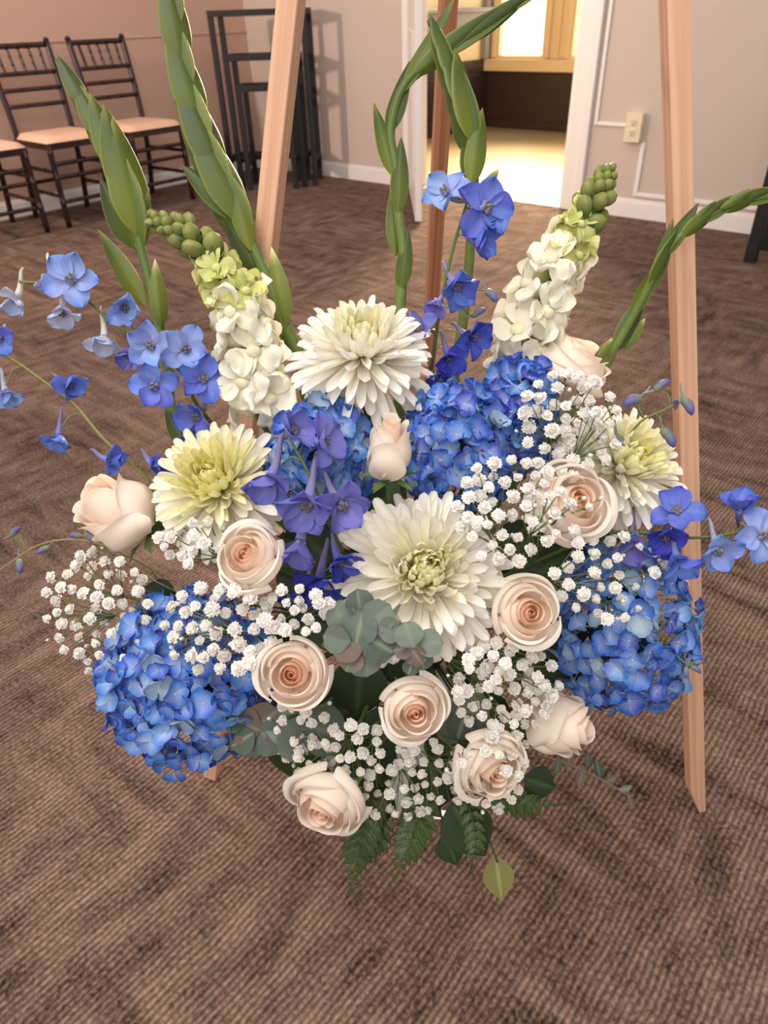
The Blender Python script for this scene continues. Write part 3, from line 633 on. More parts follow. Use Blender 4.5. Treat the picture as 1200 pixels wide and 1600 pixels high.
# ---- snapdragon
def snap_meshes():
    out = {}
    for k, (a, b) in {'cream': (srgb(248, 244, 220), srgb(250, 246, 232)), 'lime': (srgb(206, 210, 128), srgb(228, 228, 158))}.items():
        P = [petal_mesh('petal', M_SNAP, 0.0165, 0.0105, cu, bd, 0.6, 0.0, 0.22, 0.35, 6, 6, (lambda u, w, a=a, b=b: lerp3(a, b, w)), s+3*len(k), 0.6) for s, (cu, bd) in enumerate(((0.3, -0.9), (0.25, -1.3), (0.4, 0.5)))]
        mb = MB(); mb.tube(catmull([(0, 0, -0.012), (0, 0, -0.006), (0, 0, 0), (0, -0.001, 0.005)], 3), [0.002, 0.0036, 0.0046, 0.005, 0.0054, 0.0056, 0.0056, 0.0054, 0.0052, 0.005], 9, [lerp3(srgb(150, 170, 90), a, i/4) for i in range(10)])
        mb.grid(lambda u, w: (0.0050*math.cos(u*PI)*math.sin(w*PI/2), -0.002+0.0040*math.sin(u*PI)*math.sin(w*PI/2), 0.005+0.004*math.cos(w*PI/2)), 10, 4, lambda u, w: lerp3(srgb(244, 234, 176), b, w*1.3))
        out[k] = (P, mb.mesh('blossom', M_SNAP))
    mb = MB(); mb.grid(lambda u, w: ((0.3+0.7*max(0, math.sin(w*PI))**0.7)*0.0068*math.cos(u*PI)*(1 if 0 < w < 1 else 0.05), (0.3+0.7*max(0, math.sin(w*PI))**0.7)*0.0058*math.sin(u*PI)*(1 if 0 < w < 1 else 0.05), 0.017*w), 10, 8, lambda u, w: lerp3(srgb(92, 106, 52), srgb(142, 146, 76), w+0.2*math.sin(u*6)))
    for q in range(4):
        a = q*PI/2; mb.grid(lambda u, w: ((0.0066*math.sin(min(1, w+0.3)*PI*0.62)+0.0004)*math.cos(a+u*0.6*(1-w*0.9)), (0.0062*math.sin(min(1, w+0.3)*PI*0.62)+0.0004)*math.sin(a+u*0.6*(1-w*0.9)), 0.010*w-0.0005), 4, 4, lambda u, w: srgb(78, 102, 50))
    out['bud'] = mb.mesh('bud', M_GREEN); return out
SNAP = snap_meshes()
def snapdragon(path, zones, label, seed):
    """zones: (t0, t1, count, kind, size px, offset px, lean)"""
    rnd = random.Random(seed); P = [at(*q) for q in path]; base = entry(P[0]); r = thing('snapdragon', base, label, 'snapdragon', 'cream snapdragon spikes')
    stem(r, [base]+P, 0.003, 0.0014, 'stem', G1, G2); C = catmull(P, 12); nC = len(C)-1; k = 0; dep = path[0][2]
    for (t0, t1, cnt, kd, sz0, sz1, of0, of1, lean) in zones:
        for j in range(cnt):
            t = t0+(t1-t0)*(j+0.5)/cnt; i = min(nC-1, int(t*nC)); p = C[i].lerp(C[i+1], t*nC-i); tg = (C[i+1]-C[i]).normalized()
            az = k*2.39996+rnd.uniform(-.2, .2); k += 1
            e1 = tg.cross(FWD).normalized(); e2 = tg.cross(e1).normalized()
            out = e1*math.cos(az)+e2*math.sin(az); q = (j+0.5)/cnt; sz = sz0+(sz1-sz0)*q; of = px2m(of0+(of1-of0)*q, dep)
            d = (out+tg*lean).normalized(); s = px2m(sz, dep)
            if kd == 'bud':
                child(r, 'bud', SNAP['bud'], basis(d, tg, p+d*of*0.35, s/0.0175, rnd.uniform(0, 6)))
            else:
                pp = p+d*of; PT, core = SNAP[kd]; b = child(r, 'blossom', core, basis(d, tg, pp, s/0.034))
                for a, e, m in ((1.95, 0.75, 0), (1.19, 0.75, 0), (-1.57, 0.15, 1), (-0.55, 0.25, 1), (-2.59, 0.25, 1)):
                    e += rnd.uniform(-.2, .2); a += rnd.uniform(-.12, .12)
                    o = Vector((math.cos(a)*math.cos(e), math.sin(a)*math.cos(e), math.sin(e))); inn = Vector((-math.cos(a)*math.sin(e), -math.sin(a)*math.sin(e), math.cos(e)))
                    sub(b, 'petal', PT[m if rnd.random() < 0.75 else 2], along(o, inn, Vector((math.cos(a)*0.004, math.sin(a)*0.004, 0.003))))
                if rnd.random() < 0.9: stem(r, [p, p.lerp(pp, 0.5)+tg*0.001, pp-d*0.010*s/0.034], 0.0011, 0.0014, 'pedicel', G2, G2, 5, 3)
    return r
# ---- gladiolus
def bract_mesh(c0, c1, ct, flat=0.34):
    def fn(u, w):
        wid = (0.12+0.88*math.sin(min(1, w/0.36)*PI/2)**0.8) if w < 0.36 else max(0, math.cos((w-0.36)/0.64*PI/2))**0.85
        wid = max(wid, 0.02); a = u*PI
        x = 0.5*wid*math.cos(a); z = 0.5*wid*flat*math.sin(a)+(0.07*wid*(1-abs(math.cos(a)))**2 if math.sin(a) > 0 else 0)
        return (x, w, z-0.06*math.sin(w*PI))
    def colf(u, w):
        c = lerp3(c0, c1, w*1.3); e = max(0, abs(math.cos(u*PI))-0.86)/0.14
        return lerp3(lerp3(c, srgb(140, 152, 78), e*0.8), ct, (w-0.80)/0.20)
    mb = MB(); mb.grid(fn, 24, 12, colf); return mb.mesh('bract', M_GREEN)
GB = [bract_mesh(srgb(94, 108, 34), srgb(64, 80, 30), srgb(78, 78, 36)), bract_mesh(srgb(112, 122, 34), srgb(70, 86, 28), srgb(122, 114, 36)), bract_mesh(srgb(80, 94, 34), srgb(60, 72, 30), srgb(68, 68, 34)), bract_mesh(srgb(92, 108, 34), srgb(118, 128, 52), srgb(240, 226, 172))]
def gladiolus(path, r0, r1, spike, bracts, label, seed, leaves=()):
    """spike: (t0, t1, count, length px, width0, width1, splay px); bracts: (base xy, tip xy, width px, ddepth, kind)"""
    rnd = random.Random(seed); P = [at(*q) for q in path]; base = entry(P[0]); dep = path[len(path)//2][2]
    r = thing('gladiolus', base, label, 'gladiolus', 'budding gladiolus spikes'); stem(r, [base]+P, px2m(r0, dep), px2m(r1, dep), 'stem', G2, G1, 8)
    C = catmull(P, 14); nC = len(C)-1
    if spike:
        t0, t1, cnt, ln0, ln1, w0, w1, sp = spike
        for j in range(cnt):
            q = j/(cnt-1); t = t0+(t1-t0)*q; f = min(nC-1, t*nC); i = int(f); p = C[i].lerp(C[i+1], f-i); ln = px2m(ln0+(ln1-ln0)*q, dep); w = px2m(w0+(w1-w0)*q, dep)
            i2 = min(nC, i+max(1, int(nC*0.07))); tg = (C[i2]-C[i]).normalized(); sd = tg.cross(-FWD).normalized(); s = 1 if j % 2 else -1
            off = sd*s*px2m(sp, dep)*(1-0.7*q); d = (tg*ln+off*0.9).normalized()
            child(r, 'bract', GB[rnd.choice((0, 1, 2))], along(d, -FWD+sd*s*0.55, p+off*0.55-FWD*px2m(3, dep)*(1 if s > 0 else -1), w, ln, w))
    for (b, tp, w, dd, kd) in bracts:
        d0 = min(path, key=lambda q: (q[0]-b[0])**2+(q[1]-b[1])**2)[2]+dd; pb, pt = at(*b, d0), at(*tp, d0-0.008); d = pt-pb
        child(r, 'bract', GB[kd], along(d, -FWD+RGT*rnd.uniform(-.4, .4), pb, px2m(w, d0), d.length, px2m(w, d0)))
    return r
# ---- baby's breath
def gyp_meshes():
    out = []
    for v in range(4):
        rnd = random.Random(40+v); mb = MB(); npet = 34
        for i in range(npet):
            t = (i+0.5)/npet; az = i*2.39996; th = 0.1+1.75*t**0.8; o = Vector((math.sin(th)*math.cos(az), math.sin(th)*math.sin(az), math.cos(th)))
            x = Vector((-math.sin(az), math.cos(az), 0)); nn = o.cross(x); ln = 0.0058*rnd.uniform(0.8, 1.1); w = 0.0021
            b = Vector((0, 0, -0.001)); tipd = (o+nn*rnd.uniform(-.5, .5)).normalized(); m = b+o*ln*0.6
            mb.add([b, m-x*w, b+tipd*ln-x*w*0.7, b+tipd*ln*0.88, b+tipd*ln+x*w*0.7, m+x*w], [(0, 1, 2, 3), (0, 3, 4, 5)], [srgb(240, 236, 222)]+[lerp3(srgb(244, 240, 232), srgb(252, 248, 246), t+0.4)]*5)
        mb.grid(lambda u, w: (0.0036*math.cos(u*PI)*math.cos((w-0.5)*PI), 0.0036*math.sin(u*PI)*math.cos((w-0.5)*PI), 0.0002+0.0034*math.sin((w-0.5)*PI)), 8, 5, lambda u, w: srgb(246, 242, 232))
        mb.tube([(0, 0, -0.0055), (0, 0, -0.003), (0, 0, -0.001)], [0.0005, 0.0015, 0.002], 6, srgb(130, 150, 96))
        out.append(mb.mesh('blossom', M_GYP))
    mb = MB(); mb.tube([(0, 0, -0.003), (0, 0, -0.001), (0, 0, 0.001), (0, 0, 0.0025)], [0.0006, 0.0018, 0.002, 0.0008], 7, [srgb(140, 160, 100), srgb(180, 190, 140), srgb(240, 236, 220), srgb(250, 246, 236)]); return out, mb.mesh('bud', M_GYP)
GYP, GYPB = gyp_meshes()
def babys_breath(cx, cy, rx, ry, n, base, dd, label, seed, minpx=15, size=21, dfun=None, rot=0.0, buds=6):
    rnd = random.Random(seed); pts = []; tries = 0
    while len(pts) < n and tries < n*60:
        tries += 1; a = rnd.uniform(0, 2*PI); q = math.sqrt(rnd.random()); u, v = q*math.cos(a)*rx, q*math.sin(a)*ry
        x, y = cx+u*math.cos(rot)-v*math.sin(rot), cy+u*math.sin(rot)+v*math.cos(rot)
        if all((x-m[0])**2+(y-m[1])**2 > minpx**2*rnd.uniform(0.55, 1.4) for m in pts): pts.append((x, y))
    P = [at(x, y, (dfun or dome)(x, y)+dd+rnd.uniform(-.022, .022)) for x, y in pts]
    b = at(*base); r = thing('babys_breath', b, label, "baby's breath", "baby's breath sprigs"); mb = MB()
    nh = max(2, n//6); hubs = []
    for k in range(nh):
        c = P[(k*5) % len(P)]; hubs.append(b.lerp(c, 0.62)+FWD*0.012)
    for h in hubs: mb.tube(catmull([b, b.lerp(h, 0.5)+UPV*rnd.uniform(-.006, .006)+RGT*rnd.uniform(-.006, .006), h], 4), 0.0007, 4, srgb(96, 112, 66))
    for p in P:
        h = min(hubs, key=lambda q: (q-p).length); out = (p-h).normalized(); f = (out*0.7+vd(rnd.uniform(-.5, .5), rnd.uniform(-.2, .6), 0.8)*0.8).normalized()
        mb.tube(catmull([h, h.lerp(p, 0.5)+RGT*rnd.uniform(-.003, .003)+UPV*rnd.uniform(-.003, .003), p-f*0.003], 3), [0.00055]*6+[0.0004], 4, srgb(110, 124, 76))
        s = px2m(size, 0.62)/0.0114*rnd.uniform(0.74, 1.18); child(r, 'blossom', GYP[rnd.randrange(4)], basis(f, UPV, p, s, rnd.uniform(0, 6)))
    for k in range(buds):
        q = P[rnd.randrange(len(P))]; p = q+RGT*rnd.uniform(-.014, .014)+UPV*rnd.uniform(-.014, .014); h = min(hubs, key=lambda w: (w-p).length); mb.tube([h, p], [0.0005, 0.0004], 4, srgb(110, 124, 76)); child(r, 'bud', GYPB, basis((p-h).normalized(), UPV, p, rnd.uniform(0.7, 1.1)))
    child(r, 'branches', mb.mesh('branches', M_GREEN)); return r
# ================================================================== the arrangement
# ---- chrysanthemums
chrysanthemum(566, 552, 0.680, 118, (0.03, 0.66, 0.75), 'large white chrysanthemum at the top centre with its crown turned upward', 260, seed=1)
chrysanthemum(342, 760, 0.670, 117, (-0.15, 0.42, 0.9), 'creamy yellow chrysanthemum at the left above a blush rose', 240, seed=2, yel=1)
chrysanthemum(660, 896, 0.640, 146, (0.06, 0.26, 0.96), 'largest white chrysanthemum facing out in the middle of the spray', 285, seed=3)
chrysanthemum(970, 728, 0.700, 110, (0.35, 0.42, 0.84), 'pale yellow chrysanthemum at the right behind the open cream rose', 240, seed=4, yel=2)
# ---- roses
rose(180, 797, 0.700, 84, (-0.72, 0.42, 0.52), 'half', 'cream rose standing out alone at the left, turned sideways to the left', 0.6)
rose(388, 868, 0.605, 62, (-0.22, 0.32, 0.92), 'open', 'blush rose just below the left yellow chrysanthemum', 1.1)
rose(610, 697, 0.625, 61, (0.02, 0.86, 0.52), 'bud', 'tall closed white rose bud between the two upper hydrangeas', 0.4)
rose(457, 1052, 0.600, 64, (-0.03, 0.12, 1.0), 'open', 'blush rose right of the big left hydrangea, facing out', 2.2)
rose(647, 1110, 0.600, 61, (0.08, -0.12, 1.0), 'open', 'blush rose below the central chrysanthemum, facing straight out', 3.4)
rose(825, 957, 0.605, 63, (0.10, 0.10, 1.0), 'open', 'blush rose tucked at the right of the central chrysanthemum', 4.3)
rose(897, 785, 0.635, 76, (0.22, 0.18, 0.95), 'open', 'widest open cream rose at the right under loose white sprigs', 5.2)
rose(898, 560, 0.735, 70, (0.40, 0.72, 0.5), 'open', 'cream rose at the upper right beside the leaning gladiolus stem', 0.9)
rose(508, 1256, 0.665, 72, (-0.28, -0.46, 0.84), 'open', 'lowest blush rose, hanging at the bottom left over the ferns', 1.7)
rose(768, 1198, 0.650, 68, (0.36, -0.20, 0.9), 'open', 'blush rose at the lower right half covered by tiny white blossoms', 2.8)
rose(878, 1130, 0.690, 72, (0.84, -0.02, 0.54), 'half', 'cream rose at the lower right edge turned sideways to the right', 0.2)
# ---- hydrangeas
hydrangea(296, 1056, 0.735, 126, 126, 0.075, 210, 'bright blue hydrangea, the largest, at the lower left of the spray', (5, 5, 3, 1, 3, 0.5), 11, 0.88, extra=((272, 1208, 0.0, -0.6),))
hydrangea(505, 715, 0.690, 78, 84, 0.055, 112, 'light blue hydrangea at the upper left of the white rose bud', (3, 4, 5, 2, 1, 0), 12, 0.82)
hydrangea(715, 700, 0.690, 80, 90, 0.055, 126, 'blue hydrangea at the upper right of the white rose bud', (3, 4, 3, 2, 3, 2), 13, 0.82)
hydrangea(805, 650, 0.715, 56, 84, 0.05, 98, 'deep violet blue hydrangea below the right snapdragon', (1, 1, 1, 0.4, 4, 5), 14, 0.82)
hydrangea(972, 975, 0.735, 102, 128, 0.07, 182, 'blue hydrangea at the right in front of the right easel leg', (4, 5, 5, 2, 2, 0.5), 15, 0.84)
# ---- gladioli
gladiolus([(300, 690, 0.78), (262, 570, 0.76), (246, 490, 0.75), (226, 410, 0.74), (208, 340, 0.73), (182, 262, 0.72), (135, 170, 0.715), (90, 95, 0.71)], 11, 4,
          (0.46, 0.86, 10, 185, 84, 66, 30, 7),
          [((207, 345), (197, 232), 30, -0.004, 1), ((206, 385), (156, 278), 40, 0.004, 2), ((216, 392), (232, 298), 28, -0.004, 1), ((228, 480), (153, 358), 34, 0.002, 1), ((252, 512), (242, 404), 27, -0.004, 3), ((292, 700), (258, 640), 30, -0.01, 0)],
          'green gladiolus spike at the far left, tip over the chairs', 21)
gladiolus([(500, 640, 0.78), (472, 565, 0.76), (442, 500, 0.75), (420, 440, 0.745), (388, 372, 0.74), (352, 300, 0.735), (318, 220, 0.73), (287, 120, 0.725), (270, 20, 0.72), (264, -70, 0.72)], 12, 5,
          (0.42, 0.90, 10, 200, 130, 66, 44, 6),
          [((388, 345), (283, 258), 46, 0, 0), ((392, 392), (358, 254), 34, -0.004, 1), ((402, 425), (350, 338), 38, 0.002, 2), ((447, 512), (424, 386), 34, -0.004, 3), ((452, 548), (416, 470), 38, 0.002, 3), ((500, 660), (462, 560), 30, 0.004, 0)],
          'tall green gladiolus spike beside the left easel leg, cut by the top edge', 22)
gladiolus([(622, 560, 0.79), (627, 450, 0.78), (631, 400, 0.775), (622, 330, 0.77), (618, 262, 0.765), (610, 205, 0.76), (627, 142, 0.755), (662, 104, 0.75), (722, 66, 0.745), (812, 0, 0.74), (862, -30, 0.74)], 10, 5,
          (0.58, 0.93, 6, 170, 120, 32, 24, 3),
          [((614, 275), (584, 160), 26, 0, 1), ((622, 335), (627, 214), 30, -0.004, 0), ((618, 400), (612, 290), 26, 0.004, 1), ((626, 455), (638, 358), 28, -0.004, 0), ((606, 212), (640, 95), 32, 0.004, 2), ((640, 128), (668, 74), 24, 0.004, 3)],
          'slender gladiolus stem that arches over to the right past the top edge', 23)
gladiolus([(700, 640, 0.79), (726, 480, 0.765), (738, 340, 0.74), (741, 262, 0.728), (730, 195, 0.72), (707, 122, 0.715), (688, 70, 0.712), (670, 32, 0.71)], 10, 4,
          (0.46, 0.78, 8, 150, 70, 50, 28, 4),
          [((736, 290), (754, 168), 34, -0.004, 1), ((736, 285), (728, 205), 30, 0.003, 0), ((748, 312), (780, 262), 20, -0.006, 3)],
          'gladiolus spike whose tip crosses in front of the rear easel leg', 24)
gladiolus([(918, 610, 0.76), (960, 545, 0.74), (1002, 470, 0.715), (1042, 392, 0.69), (1090, 348, 0.68), (1150, 318, 0.675), (1215, 306, 0.675), (1260, 306, 0.675)], 8, 5,
          (0.24, 0.97, 10, 95, 90, 27, 25, 2),
          [((960, 550), (1010, 455), 30, 0, 2), ((1022, 452), (1052, 340), 22, -0.003, 1), ((1082, 348), (1119, 313), 12, -0.003, 1), ((1125, 326), (1178, 297), 13, -0.003, 0), ((932, 566), (957, 528), 18, -0.006, 3), ((975, 545), (1008, 497), 20, 0.002, 3)],
          'gladiolus stem that leans far right across the right easel leg', 25)
# ---- snapdragons
snapdragon([(408, 660, 0.70), (400, 590, 0.69), (388, 520, 0.685), (365, 455, 0.68), (325, 400, 0.675), (285, 362, 0.67), (238, 344, 0.665)],
           [(0.02, 0.44, 13, 'cream', 76, 70, 27, 26, 0.35), (0.40, 0.63, 9, 'lime', 60, 46, 26, 18, 0.5), (0.62, 0.80, 9, 'bud', 42, 32, 18, 10, 0.8), (0.78, 1.0, 22, 'bud', 30, 17, 10, 3, 0.9)],
           'cream snapdragon spike at the left, its green tip bent to the left', 31)
snapdragon([(808, 575, 0.745), (822, 525, 0.74), (848, 462, 0.73), (878, 402, 0.725), (908, 348, 0.72), (932, 305, 0.715), (948, 270, 0.712)],
           [(0.02, 0.52, 14, 'cream', 76, 64, 29, 24, 0.35), (0.48, 0.67, 8, 'lime', 56, 44, 22, 16, 0.5), (0.62, 0.80, 9, 'bud', 40, 32, 18, 12, 0.8), (0.80, 1.0, 18, 'bud', 28, 18, 10, 3, 0.9)],
           'cream snapdragon spike at the right leaning toward the outlet wall', 32)
# ---- delphiniums
delphinium([(330, 660, 0.71), (300, 600, 0.69), (240, 545, 0.68), (180, 508, 0.675), (130, 465, 0.67), (80, 445, 0.67), (30, 440, 0.67)],
           [(28, 462, 0, -0.1, -0.8, 0.4, 'pale', 58, 0.45), (80, 432, 0, 0.2, -0.7, 0.5, 'pale', 56, 0.45), (112, 440, -0.012, 0.25, 0.1, 0.95, 'mid', 76, 0.85), (98, 482, 0, 0.1, -0.9, 0.3, 'pale', 58, 0.5), (195, 480, -0.008, 0.3, -0.4, 0.8, 'mid', 62, 0.6), (163, 524, 0, 0.1, -0.85, 0.4, 'pale', 60, 0.55),
            (238, 540, -0.012, 0.0, -0.2, 0.95, 'mid', 70, 0.8), (290, 545, -0.012, 0.25, -0.2, 0.9, 'mid', 68, 0.8), (205, 552, 0.004, -0.4, -0.6, 0.5, 'violet', 50, 0.5), (242, 603, -0.008, 0.1, -0.3, 0.9, 'deep', 66, 0.75), (318, 594, -0.012, 0.2, 0.1, 0.95, 'deep', 70, 0.8), (310, 648, -0.008, -0.3, -0.5, 0.8, 'deep', 70, 0.7), (300, 680, 0, -0.2, -0.8, 0.6, 'ink', 54, 0.6)],
           'pale to deep blue delphinium reaching out over the carpet at the upper left', 41)
delphinium([(285, 800, 0.74), (225, 742, 0.715), (165, 690, 0.70), (115, 632, 0.695), (60, 590, 0.69), (20, 562, 0.69), (-30, 540, 0.69)],
           [(0, 528, 0, 0.2, -0.4, 0.9, 'deep', 56, 0.7), (8, 612, 0, 0.4, -0.8, 0.4, 'mid', 50, 0.4), (105, 602, 0, 0.75, -0.2, 0.6, 'deep', 56, 0.5), (92, 678, 0, 0.1, -0.9, 0.35, 'deep', 52, 0.5), (168, 718, -0.006, 0.85, -0.1, 0.5, 'deep', 54, 0.3), (238, 724, -0.006, 0.7, -0.25, 0.55, 'deep', 56, 0.35)],
           'thin delphinium stem with sparse blue bells trailing left above the lone rose', 42, 0.0018, 0.0009, c0=srgb(132, 130, 66), c1=srgb(140, 140, 70))
delphinium([(664, 640, 0.72), (676, 560, 0.70), (688, 480, 0.69), (705, 400, 0.685), (722, 340, 0.68), (735, 300, 0.68)],
           [(700, 303, -0.006, -0.55, 0.25, 0.8, 'mid', 72, 0.85), (755, 328, -0.012, 0.35, 0.0, 0.95, 'deep', 84, 0.85), (742, 378, -0.006, 0.6, -0.5, 0.6, 'deep', 64, 0.5), (712, 445, -0.012, 0.3, -0.6, 0.75, 'deep', 72, 0.6), (660, 518, -0.008, -0.6, 0.1, 0.8, 'violet', 60, 0.7), (735, 525, -0.006, 0.7, -0.3, 0.7, 'ink', 66, 0.6), (700, 555, -0.010, 0.1, -0.7, 0.75, 'ink', 62, 0.6), (686, 470, -0.004, -0.4, -0.6, 0.6, 'violet', 48, 0.45), (752, 355, 0, 0.6, -0.6, 0.5, 'deep', 60, 0.6), (690, 590, -0.004, -0.2, -0.6, 0.8, 'ink', 50, 0.6)],
           'upright delphinium with violet blue flowers right of the top chrysanthemum', 43, buds=((766, 462, 0, 0.5, -0.7, 0.3, 30), (748, 490, 0, 0.7, 0.3, 0.4, 26)), c0=GD)
delphinium([(560, 900, 0.66), (530, 850, 0.63), (505, 790, 0.615), (480, 735, 0.61), (455, 690, 0.61), (445, 668, 0.615)],
           [(455, 676, 0, 0.6, 0.4, 0.7, 'violet', 75, 0.6), (500, 690, 0.004, 0.75, 0.0, 0.6, 'violet', 80, 0.65), (425, 742, -0.008, -0.3, -0.75, 0.5, 'violet', 89, 0.65), (482, 780, -0.014, -0.1, -0.7, 0.7, 'violet', 98, 0.65), (530, 785, -0.006, 0.5, -0.5, 0.7, 'violet', 87, 0.7), (470, 842, -0.010, -0.1, -0.8, 0.5, 'violet', 87, 0.6), (528, 872, -0.004, 0.4, -0.6, 0.7, 'ink', 75, 0.6), (500, 905, 0.0, 0.0, -0.7, 0.7, 'ink', 89, 0.7), (470, 925, 0.01, -0.4, -0.6, 0.6, 'ink', 68, 0.6)],
           'drooping violet blue delphinium hanging left of the central chrysanthemum', 44, c0=GD)
delphinium([(900, 850, 0.70), (930, 834, 0.68), (1000, 832, 0.67), (1070, 840, 0.665), (1130, 836, 0.66), (1200, 820, 0.66), (1240, 812, 0.66)],
           [(985, 845, 0.002, -0.2, -0.7, 0.5, 'violet', 70, 0.5), (1058, 802, -0.006, -0.3, 0.5, 0.7, 'deep', 72, 0.65), (1040, 838, 0.006, -0.3, -0.3, 0.7, 'ink', 66, 0.6), (1058, 872, -0.006, 0.2, -0.8, 0.5, 'deep', 72, 0.6), (1120, 856, -0.010, -0.1, -0.6, 0.75, 'mid', 68, 0.6), (1155, 798, -0.004, -0.2, 0.7, 0.6, 'deep', 66, 0.55), (1188, 836, -0.012, 0.0, 0.0, 1.0, 'mid', 76, 0.85)],
           'blue delphinium reaching out to the right across the right easel leg', 45)
delphinium([(930, 745, 0.70), (965, 705, 0.68), (1000, 660, 0.675), (1035, 642, 0.67), (1062, 628, 0.668)], [],
           'greenish violet delphinium tip with closed buds over the right chrysanthemum', 46, 0.0016, 0.001,
           buds=((990, 628, 0, -0.8, -0.35, 0.3, 40), (1034, 604, 0, 0.7, 0.5, 0.3, 30), (1072, 634, 0, 0.35, -0.85, 0.3, 36), (1042, 684, 0, 0.4, -0.8, 0.3, 38), (968, 694, -0.004, 0.3, -0.9, 0.4, 38), (972, 762, -0.012, 0.3, -0.85, 0.4, 46), (1056, 632, 0, -0.2, 0.4, 0.6, 22)))
delphinium([(290, 930, 0.76), (230, 885, 0.745), (160, 852, 0.735), (110, 843, 0.73), (60, 852, 0.73), (15, 880, 0.73), (-20, 905, 0.73)], [],
           'thin bare delphinium tip with tiny buds curving to the left edge', 47, 0.0013, 0.0008,
           buds=((24, 832, 0, 0.7, 0.6, 0.2, 24), (68, 860, 0, -0.6, -0.4, 0.3, 22), (30, 884, 0, 0.2, -0.9, 0.2, 26), (140, 842, 0, 0.5, -0.3, 0.4, 20), (118, 838, 0, -0.8, 0.1, 0.2, 20)), c0=srgb(140, 138, 76), c1=srgb(150, 150, 90))
delphinium([(1000, 985, 0.68), (1040, 1010, 0.675), (1066, 1032, 0.672), (1078, 1040, 0.67)], [],
           'tiny green bud tip poking out across the right easel leg', 48, 0.0012, 0.0008,
           buds=((1072, 1050, 0, -0.2, -0.9, 0.3, 20), (1086, 1046, 0, 0.7, -0.5, 0.3, 20), (1078, 1032, 0, 0.2, 0.9, 0.3, 18), (1092, 1036, 0, 0.9, 0.2, 0.3, 16)))
# ---- baby's breath
babys_breath(152, 955, 88, 96, 54, (330, 960, 0.73), -0.01, "baby's breath sprig spilling over bare carpet at the left", 51, 18, 22, lambda x, y: 0.71, buds=10)
babys_breath(345, 985, 92, 72, 40, (420, 1010, 0.70), -0.035, "baby's breath sprig lying over the big left hydrangea", 52, 20, 23)
babys_breath(298, 845, 52, 42, 14, (400, 950, 0.69), -0.055, "pale baby's breath sprig below the left yellow chrysanthemum", 53, 16, 20)
babys_breath(890, 662, 78, 84, 42, (850, 830, 0.67), -0.01, "baby's breath sprig between upper right rose and deep violet hydrangea", 54, 20, 23, lambda x, y: 0.645)
babys_breath(790, 800, 78, 84, 42, (830, 880, 0.68), -0.03, "baby's breath sprig over the blue hydrangea right of centre", 55, 19, 21)
babys_breath(955, 905, 92, 70, 34, (860, 930, 0.68), -0.035, "baby's breath sprig lying over the right hydrangea", 56, 22, 21)
babys_breath(795, 1085, 82, 88, 62, (700, 1030, 0.68), -0.015, "dense baby's breath sprig below the right blush rose", 57, 15, 22)
babys_breath(600, 1205, 140, 72, 80, (640, 1100, 0.70), -0.002, "widest baby's breath sprig spreading along the bottom of the spray", 58, 15, 20, rot=0.12)
babys_breath(770, 1215, 62, 52, 24, (690, 1150, 0.69), -0.045, "baby's breath sprig veiling the lower right blush rose", 59, 17, 21)
babys_breath(462, 955, 60, 42, 20, (520, 1020, 0.69), -0.02, "baby's breath sprig between the two left blush roses", 60, 16, 20)
babys_breath(468, 1140, 46, 52, 16, (520, 1090, 0.70), 0.0, "small baby's breath sprig under the left facing rose", 61, 17, 18)
babys_breath(870, 795, 55, 40, 9, (830, 870, 0.66), -0.075, "few baby's breath blossoms hanging across the widest cream rose", 62, 24, 20)
# ---- foliage
EUCM = [leaf_mesh('leaf', 1.0, 0.52, srgb(*c), srgb(134, 138, 122), 0.15, -0.35, M_EUC, -0.35, 8, 0.05, 0.5) for c in ((98, 110, 100), (122, 132, 120), (80, 92, 80), (118, 104, 92))]
def eucalyptus(path, leaves, label, seed, wsc=1.0):
    rnd = random.Random(seed); P = [at(*q) for q in path]; r = thing('eucalyptus', P[0], label, 'eucalyptus', 'eucalyptus sprigs'); stem(r, P, 0.0016, 0.0009, 'stem', srgb(120, 110, 84), srgb(140, 130, 96), 5)
    C = catmull(P, 8); d0 = path[-1][2]
    for (x, y, ln, ang, t) in leaves:
        p = at(x, y, d0+rnd.uniform(-.006, .006)); a = math.radians(ang); d = (RGT*math.cos(a)+UPV*math.sin(a)-FWD*t*0.6).normalized(); s = px2m(ln, d0)
        child(r, 'leaf', EUCM[rnd.randrange(4)], along(d, -FWD+UPV*rnd.uniform(-.5, .7)+RGT*rnd.uniform(-.5, .5), p-d*s*0.45, s*wsc, s, s))
    return r
eucalyptus([(600, 1010, 0.70), (572, 985, 0.63), (555, 960, 0.582)], [(560, 985, 60, 80, 0.4), (535, 965, 52, 140, 0.2), (588, 965, 54, 40, 0.3), (545, 1005, 58, 200, 0.3), (590, 1005, 60, -30, 0.2), (570, 1030, 54, -80, 0.2), (562, 945, 46, 95, 0.5), (528, 1000, 46, 170, 0.1), (575, 975, 48, 20, 0.6), (550, 1030, 40, -120, 0.4), (606, 985, 40, 10, 0.2)],
           'grey green eucalyptus rosette at the lower left of the central chrysanthemum', 71)
eucalyptus([(640, 1060, 0.70), (650, 1035, 0.62), (652, 1010, 0.575)], [(640, 995, 44, 110, 0.3), (668, 1005, 46, 10, 0.3), (648, 1022, 40, -60, 0.4), (632, 1012, 36, 190, 0.2), (660, 1030, 34, -80, 0.2), (642, 1042, 26, -110, 0.2)],
           'small dark eucalyptus tip under the lower petals of the central chrysanthemum', 72)
